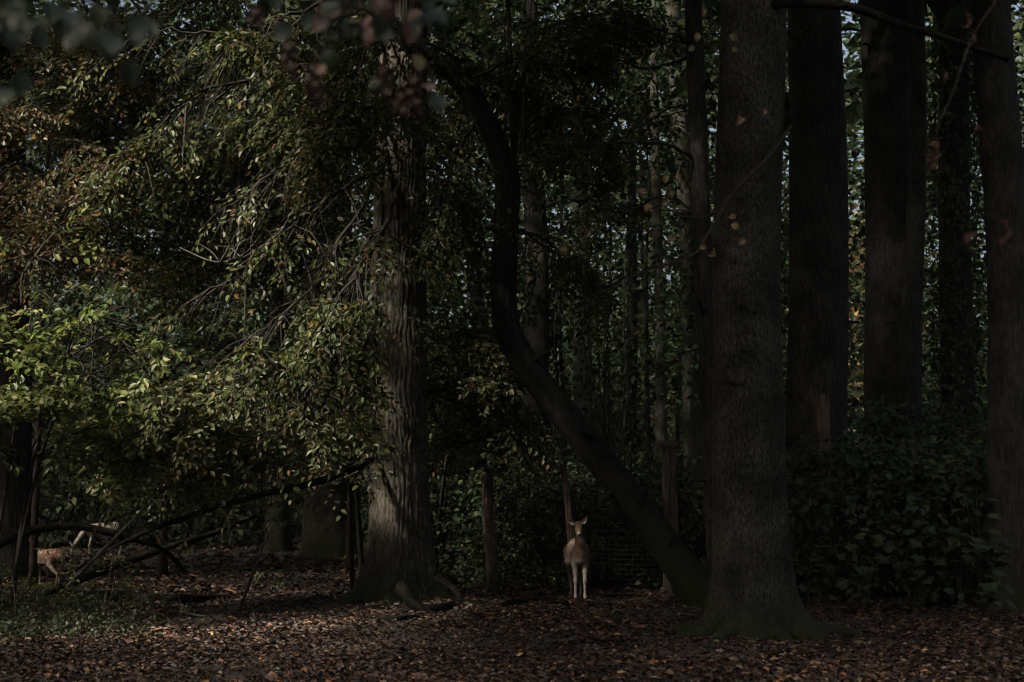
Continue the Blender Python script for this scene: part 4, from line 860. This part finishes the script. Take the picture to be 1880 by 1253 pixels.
for k, (px, py, dx, dy, L) in enumerate(((600, 1175, 40, -8, .02), (710, 1225, 60, 8, .008), (930, 1213, 60, 2, .007), (330, 1125, 50, 10, .02), (1640, 1150, 70, -30, .012), (1500, 1100, 90, 20, .014), (540, 1150, 80, 6, .01), (1700, 1225, 150, 3, .012), (395, 1040, 110, 20, .02), (520, 1040, 70, -25, .015), (260, 1045, 160, -10, .03))):
    fallen('fallen_stick', ('dead stick on leaves in front of the oak roots', 'thin forked-looking stick on open leaf litter before the oak', 'hair-thin stick on open leaf litter before the doe', 'stick lying just before the mossy log', 'stick lying below the stripped-side trunk', 'long stick behind the beech roots', 'thin stick crossing the lit leaves before the bent stick', 'long thin stick on the leaves before the maple saplings', 'stick on the shaded ground beyond the bent stick', 'stick at the back of the great oak roots', 'heavier stick on the shaded ground behind the mossy log')[k], [G(px, py) + (0, 0, .02), G(px + dx * .5, py + dy * .5 + 3) + (0, 0, .03), G(px + dx, py + dy) + (0, 0, .02)], L, L * .6, M_log if k % 3 else M_grey, 6, 14, group='thin sticks on the leaf litter')
fallen('dead_twig', 'dead twig lattice lodged in the oak foliage', [P(330, 455, 18.9), P(390, 480, 18.8), P(440, 475, 18.8), P(500, 440, 18.9)], .008, .005, M_grey, 5, 20, twig=9)
fallen('dead_twig', 'pale broken branch hanging in the sunlit hornbeam foliage', [P(600, 520, 19.4), P(618, 590, 19.5), P(632, 640, 19.6), P(640, 680, 19.6)], .035, .03, M_grey, 8, 20, twig=6)

# dry stalks rising from the green patch
for k, (px, py, tx, ty, Yd) in enumerate(((180, 1145, 205, 1030, 17.6), (190, 1142, 213, 1045, 17.5), (28, 1160, 22, 1060, 17), (175, 1140, 177, 1060, 17.8), (230, 1140, 226, 1100, 17.6), (250, 1140, 262, 1090, 17.6), (330, 1135, 328, 1095, 17.8), (463, 1148, 466, 1122, 17), (860, 1142, 870, 1115, 17.6), (910, 1142, 918, 1112, 17.6), (888, 1130, 888, 1112, 17.9))):
    g = G(px, py); t_ = P(tx, ty, g[1]); mb = MB(); tube(mb, crom([g - (0, 0, .03), (g + t_) / 2 + (.02, 0, 0), t_], 8), np.linspace(.008, .004, 8), 5)
    o = mb.build('dry_stalk', M_post, smooth=True); tag(o, 'thin dry plant stalk standing in the herbs below the hazel bush' if px < 400 else 'short dry stalk standing alone near the bent brown stick' if px < 500 else 'short pale stalk rising beside the long crooked limb', 'stalk', 'dry plant stalks')

# ------------------------------------------------------------------ leaf litter
LITTER = [(4, (.038, .023, .0165)), (4, (.064, .038, .026)), (5, (.017, .011, .009)), (1.6, (.115, .068, .046)), (.5, (.19, .095, .04)), (.25, (.25, .15, .07)), (.7, (.17, .135, .105))]
def litter(n, yr, size):
    y = yr[0] + (yr[1] - yr[0]) * rng.random(n); x = (rng.random(n) * 2 - 1) * (y * .375 + .8)
    z = ground_z(x, y) + .006 + .03 * rng.random(n)
    a = rng.random(n) * 6.283; d = np.stack([np.cos(a), np.sin(a), .22 * rng.normal(size=n)], 1)
    nn = np.array([0, -.12, 1.0]) + .6 * rng.normal(size=(n, 3))
    return np.stack([x, y, z], 1), d, nn, size * (.55 + .8 * rng.random(n))
mb = MB()
for n, yr, sz in ((36000, (10.6, 16), .060), (34000, (16, 22), .066), (18000, (22, 30), .10), (11000, (30, 46), .16)):
    p_, d_, n_, s_ = litter(n, yr, sz)
    w_ = vnoise(p_[:, 0] * .8, p_[:, 1] * .55, 0 * p_[:, 0], 21) + .6 * vnoise(p_[:, 0] * 2.6, p_[:, 1] * 1.8, 0 * p_[:, 0], 22)
    k_ = rng.random(n) < .78 + .45 * w_; p_, d_, n_, s_, w_ = p_[k_], d_[k_], n_[k_], s_[k_], w_[k_]
    p_[:, 2] += .035 * np.clip(w_, 0, 1)                            # leaves drifted into low heaps, bare wet soil between
    leaves(mb, p_, d_, n_, s_ * (1 + .25 * w_), palette(len(p_), LITTER, .4) * (1 + .3 * w_[:, None]), .6, 0, .26)
tag(mb.build('leaf_litter', M_litter, floor, colour=True), kind='stuff')
for lb, (px, Yd, h, w) in zip(('added dark shrub behind the fawn and the black trunk', 'added dark shrub right behind the grazing deer', 'added dark shrub between grazing deer and far black trunk', 'added dark shrub beside the far black trunk', 'added dark shrub hidden behind the hazel stems', 'tallest added dark shrub farthest beyond the grazing deer'), ((90, 44, 3.2, 2.4), (220, 46, 3.4, 2.6), (340, 44, 3.2, 2.4), (450, 47, 3.4, 2.5), (0, 42, 3.2, 2.4), (400, 52, 4.2, 3))):  # shrubs added to darken the bright stretch behind the grazing deer
    low_shrub(lb, px, Yd, h, w, 260, .2, DARKG, 'elder_bush', 'dark shrubs added to darken the view beyond the grazing deer')
def blade_mesh(name, m_, curl):
    mb = MB(); prof = [(0, .02), (.12, .20), (.3, .33), (.5, .37), (.7, .30), (.88, .14), (1, .01)]; v = []
    for t, w_ in prof:
        for u in (-1, -.35, .35, 1): v.append((u * w_, t, curl * (u * u * w_ * .9) + curl * .35 * math.sin(3 * t + u)))
    f = [(i * 4 + j, i * 4 + j + 1, i * 4 + j + 5, i * 4 + j + 4) for i in range(6) for j in range(3)]
    mb.add(v, f); return mb.mesh(name, m_, True)
dry = [leaf_material('fallen_leaf_%s' % k, .55, .08, .4, False, c) for k, c in (('orange', (.23, .115, .045)), ('tan', (.20, .135, .085)), ('brown', (.09, .052, .035)), ('dark', (.05, .032, .024)), ('yellow', (.24, .17, .07)))]
DRY = [blade_mesh('fallen_leaf', m_, c) for m_ in dry for c in (.25, .55, -.3)]
wts = np.repeat([.7, .6, 1.8, 1.8, .25], 3); wts = wts / wts.sum()
for k in range(300):
    y = 11.0 + 5.2 * random.random() ** 1.5; x = random.uniform(-1, 1) * y * .36
    a = random.uniform(0, 6.283); o = link('leaf', DRY[rng.choice(len(DRY), p=wts)]); o.parent = floor
    z = float(ground_z(np.array([x]), np.array([y]))[0])
    o.matrix_local = Matrix.Translation((x, y, z + .04)) @ orient((math.cos(a), math.sin(a), .15 * random.gauss(0, 1)), np.array([.3 * random.gauss(0, 1), .3 * random.gauss(0, 1), 1])) @ Matrix.Scale(random.uniform(.055, .10), 4)

# green herbs on the left and scattered seedlings
mb = MB(); n = 1000
q = np.array([G(px, py) for px, py in zip(rng.normal(70, 110, n), rng.triangular(1082, 1120, 1200, n))]); q = q[(q[:, 1] > 12)]
k = len(q); q[:, 2] = .02 + .16 * rng.random(k)
d = rng.normal(size=(k, 3)) * np.array([1, 1, .3]) + np.array([0, 0, .3])
spray(mb, None, q, d, .14, 6, .05, [(4, (.036, .046, .022)), (3, (.05, .060, .028)), (1, (.085, .08, .045))], .1, .55, 0, aspect=.8)
tag(mb.build('ground_herbs', M_leaf, colour=True), 'low green herbs covering the ground below the hazel bush', 'herbs', kind='stuff')
def seedling(label, px, py, h, n, size=.06, group='leafy seedlings around the clearing'):
    g = G(px, py); r_ = thing('seedling', label, 'seedling', group, (g[0], g[1], 0)); lm, tm = MB(), MB()
    a = rng.random(n) * 6.28; o = np.stack([g[0] + .12 * np.cos(a) * rng.random(n), g[1] + .12 * np.sin(a), h * (.3 + .7 * rng.random(n))], 1)
    spray(lm, tm, o, np.stack([np.cos(a), np.sin(a), .2 + 0 * a], 1), .22, 7, size, LIME if 'lit' in label else GREEN, .2, .3, 0, aspect=.75, tw=.003)  # seedlings called sunlit take the brighter palette, light put into leaf colour
    b_ = MB(); tube(b_, crom([(g[0], g[1], -.03), (g[0] + .03, g[1], h * .5), (g[0], g[1], h)], 8), np.linspace(.008, .004, 8), 5); b_.build('stem', M_twig, r_, smooth=True); lm.build('crown', M_leaf, r_, colour=True)
for lb, px, py, h, n in (('sunlit seedling standing between fawn and dry stalks', 205, 1120, .75, 9), ('sunlit leafy seedling in front of the fawn', 100, 1125, .85, 14), ('low seedling beside the mossy log', 60, 1140, .45, 12), ('pale seedling behind the bent brown stick', 490, 1085, .32, 9),
                         ('dark seedling between log and hazel stems', 20, 1130, .7, 12), ('small seedling near the pole foot', 150, 1130, .4, 9), ('small yellowish seedling by the wire fence foot', 970, 1062, .45, 8)):
    seedling(lb, px, py, h, n)

# ------------------------------------------------------------------ near branches with leaves of their own, out of focus
fl = [leaf_material('near_leaf_%s' % k, .42, .22, .4, False, c) for k, c in (('green', (.028, .048, .024)), ('grey_green', (.036, .05, .032)), ('yellow', (.20, .145, .06)), ('pink', (.27, .17, .13)), ('brown', (.085, .047, .034)))]
NEAR = [blade_mesh('near_leaf', m_, .25) for m_ in fl]
_d = blade_mesh('dead_leaf', leaf_material('dead_leaf_brown', .7, .1, .15, False, (.055, .032, .024)), .9)
for _v in _d.vertices: _v.co.x *= .5
NEAR.append(_d)
NEARB = blade_mesh('bract', fl[4], .5)
def near_branch(name, label, pts, spots, r=.008):
    q = crom([P(*p) for p in pts], 24); r_ = thing(name, label, 'branch', None, tuple(q[0])); mb = MB(); tube(mb, q, np.linspace(r, r * .4, 24), 7); mb.build('stem', M_twig, r_, smooth=True)
    for px, py, Yd, L, kind_, dr in spots:
        p = P(px, py, Yd); i = np.argmin(np.linalg.norm(q - p, axis=1)); mb = MB(); tube(mb, crom([q[i], (q[i] + p) / 2 + (0, 0, .01), p], 6), np.linspace(.0025, .0012, 6), 4); mb.build('stalk', M_twig, r_, smooth=True)
        o = link('leaf', NEAR[kind_]); o.parent = r_
        d = np.array([math.cos(R(dr)), random.uniform(-.5, .2), math.sin(R(dr))])
        o.matrix_local = Matrix.Translation(Vector(p - q[0])) @ orient(d, np.array([random.gauss(0, .5), -.8, .7 + random.gauss(0, .3)])) @ Matrix.Scale(L, 4)
    return r_, q
sp = [(80 + random.uniform(-70, 200), random.uniform(-10, 60), 3.6 + random.uniform(-.3, .5), random.uniform(.06, .085), random.choice([0, 0, 1]), random.uniform(200, 330)) for k in range(26)]
sp += [(120, 15, 3.5, .08, 1, 300), (150, 60, 3.4, .075, 1, 250), (195, 75, 3.5, .07, 0, 280), (235, 110, 3.5, .07, 0, 275), (40, 130, 3.5, .07, 0, 270), (20, 160, 3.6, .07, 0, 260)]
near_branch('hornbeam_branch', 'blurred dark green leafy near branch without seed bunches', [(-160, -120, 3.9), (0, -60, 3.7), (120, -10, 3.6), (250, 20, 3.7), (330, -30, 3.9)], sp)
sp = [(480 + random.uniform(0, 320), random.uniform(-20, 50), 4.0 + random.uniform(-.3, .4), random.uniform(.055, .08), random.choice([0, 0, 1, 4]), random.uniform(200, 340)) for k in range(30)]
sp += [(620, 68, 4, .07, 0, 190), (700, 40, 4, .085, 0, 275), (735, 55, 4, .075, 1, 330), (590, 95, 4, .075, 0, 320), (575, 125, 4, .05, 3, 335), (765, 100, 4, .055, 2, 280), (775, 155, 4, .05, 3, 330), (795, 170, 4, .07, 0, 290), (680, 30, 4, .05, 3, 250), (705, 145, 4, .06, 0, 225), (665, 40, 4, .05, 2, 200)]
br_, q_ = near_branch('hornbeam_branch', 'blurred near branch with pink leaves and hanging brown seed bunches', [(420, -140, 4.3), (520, -50, 4.1), (640, 10, 4.0), (720, 30, 4.0), (790, 90, 4.0), (800, 140, 4.05)], sp)
def seed_bunch(parent, q, px, py, Yd, L, n):
    p = P(px, py, Yd); i = np.argmin(np.linalg.norm(q - p, axis=1)); mb = MB(); tube(mb, [q[i], p, p - (0, 0, L)], .0015, 4); mb.build('stalk', M_twig, parent)
    for k in range(n):
        t = k / n; a = k * 2.4; o = link('bract', NEARB); o.parent = parent
        pp = p - np.array([0, 0, L * t]) - q[0]
        o.matrix_local = Matrix.Translation(Vector(pp)) @ orient((math.cos(a) * .6, math.sin(a) * .6, -1), (math.cos(a), math.sin(a), .5)) @ Matrix.Scale(random.uniform(.03, .042), 4)
for px, py, L in ((530, 70, .10), (575, 110, .09), (580, 140, .06), (705, 110, .11), (760, 130, .11), (735, 165, .06), (470, 10, .06), (595, 0, .05)): seed_bunch(br_, q_, px, py, 4.0, L, 14)

near_branch('dead_leaf_twig', 'blurred twig with shrivelled brown leaves before the stripped-side trunk', [(1930, -90, 6.4), (1850, -20, 6.2), (1790, 60, 6.1), (1750, 170, 6.0), (1720, 260, 6.0), (1780, 380, 6.0), (1835, 400, 6.0)],
            [(1772, 25, 6.1, .07, 5, 265), (1778, 60, 6.1, .06, 5, 280), (1706, 262, 6.0, .09, 5, 265), (1700, 285, 6.0, .07, 5, 280), (1787, 425, 6.0, .09, 5, 268), (1838, 405, 6.0, .09, 5, 265), (1845, 440, 6.0, .06, 5, 250), (1805, 240, 6.0, .06, 5, 215), (1735, 130, 6.1, .06, 5, 260)], .004)

# dry and yellow leaves hanging on the thin twig before the beech
lf = [blade_mesh('hanging_leaf', leaf_material('hanging_leaf_%s' % k, .5, .25, .4, False, c), cu) for k, c, cu in (('ochre', (.21, .15, .065), .4), ('tan', (.22, .145, .09), .9), ('green', (.09, .11, .04), .3))]
q = crom([P(*p) for p in ((1452, 232, 15.2), (1410, 290, 14.0), (1350, 350, 13.4), (1290, 400, 13), (1220, 380, 12.9), (1160, 330, 12.8), (1100, 400, 12.8), (1050, 470, 12.8))], 40)
hang = thing('hanging_twig', 'thin twig with dry ochre leaves hanging before the grey beech', 'twig', None, tuple(q[0]))
mb = MB(); tube(mb, q, np.linspace(.010, .003, 40), 6); mb.build('stem', M_twig, hang, smooth=True)
for px, py, k, a, L in ((1205, 322, 0, 250, .09), (1224, 322, 0, 260, .085), (1180, 345, 1, 265, .10), (1237, 350, 1, 255, .09), (1225, 362, 1, 235, .09), (1195, 375, 0, 240, .1), (1352, 395, 0, 200, .08), (1342, 412, 0, 330, .09), (1368, 438, 1, 230, .09), (1297, 452, 0, 200, .07), (1310, 455, 1, 240, .09), (1075, 418, 1, 265, .1), (1034, 452, 1, 285, .1),
                        (1218, 472, 1, 262, .11), (1240, 435, 1, 235, .1), (970, 505, 1, 260, .09), (1255, 250, 1, 190, .06), (1404, 200, 1, 255, .07), (1355, 210, 1, 265, .12), (1280, 60, 0, 270, .09), (1275, 85, 2, 220, .08), (1340, 65, 2, 330, .09), (1345, 88, 2, 320, .07), (1290, 30, 0, 90, .08), (1240, 55, 2, 200, .08), (1253, 325, 1, 185, .08), (1265, 350, 2, 210, .07)):
    p = P(px, py, 12.9 + .3 * random.random()); i = np.argmin(np.linalg.norm(q - p, axis=1)); mb = MB(); tube(mb, crom([q[i], (q[i] + p) / 2 - (0, 0, .02), p], 6), .0025, 4); mb.build('stalk', M_twig, hang, smooth=True)
    o = link('leaf', lf[k]); o.parent = hang
    o.matrix_local = Matrix.Translation(Vector(p - q[0])) @ orient((math.cos(R(a)), random.uniform(-.3, .3), math.sin(R(a))), (random.gauss(0, .6), -1, random.gauss(0, .3) + .3)) @ Matrix.Scale(L, 4)

# ------------------------------------------------------------------ thin haze over the wood, added to lift the blacks
hz = MB(); x0, x1, y0, y1, z0, z1 = -70, 70, -45, 140, -1.5, 42
hz.add([(x, y, z) for z in (z0, z1) for y in (y0, y1) for x in (x0, x1)], [(0, 2, 3, 1), (4, 5, 7, 6), (0, 1, 5, 4), (2, 6, 7, 3), (0, 4, 6, 2), (1, 3, 7, 5)])
m = bpy.data.materials.new('forest_air'); m.use_nodes = True; nt = m.node_tree; nt.nodes.remove(nt.nodes['Principled BSDF'])
pv = nt.nodes.new('ShaderNodeVolumePrincipled'); pv.inputs['Density'].default_value = .0002; pv.inputs['Color'].default_value = (.93, .96, 1, 1)
nt.links.new(pv.outputs[0], nt.nodes['Material Output'].inputs['Volume'])
tag(hz.build('haze', m), 'thin pale haze added over the wood to lift the blacks', 'haze', kind='stuff')
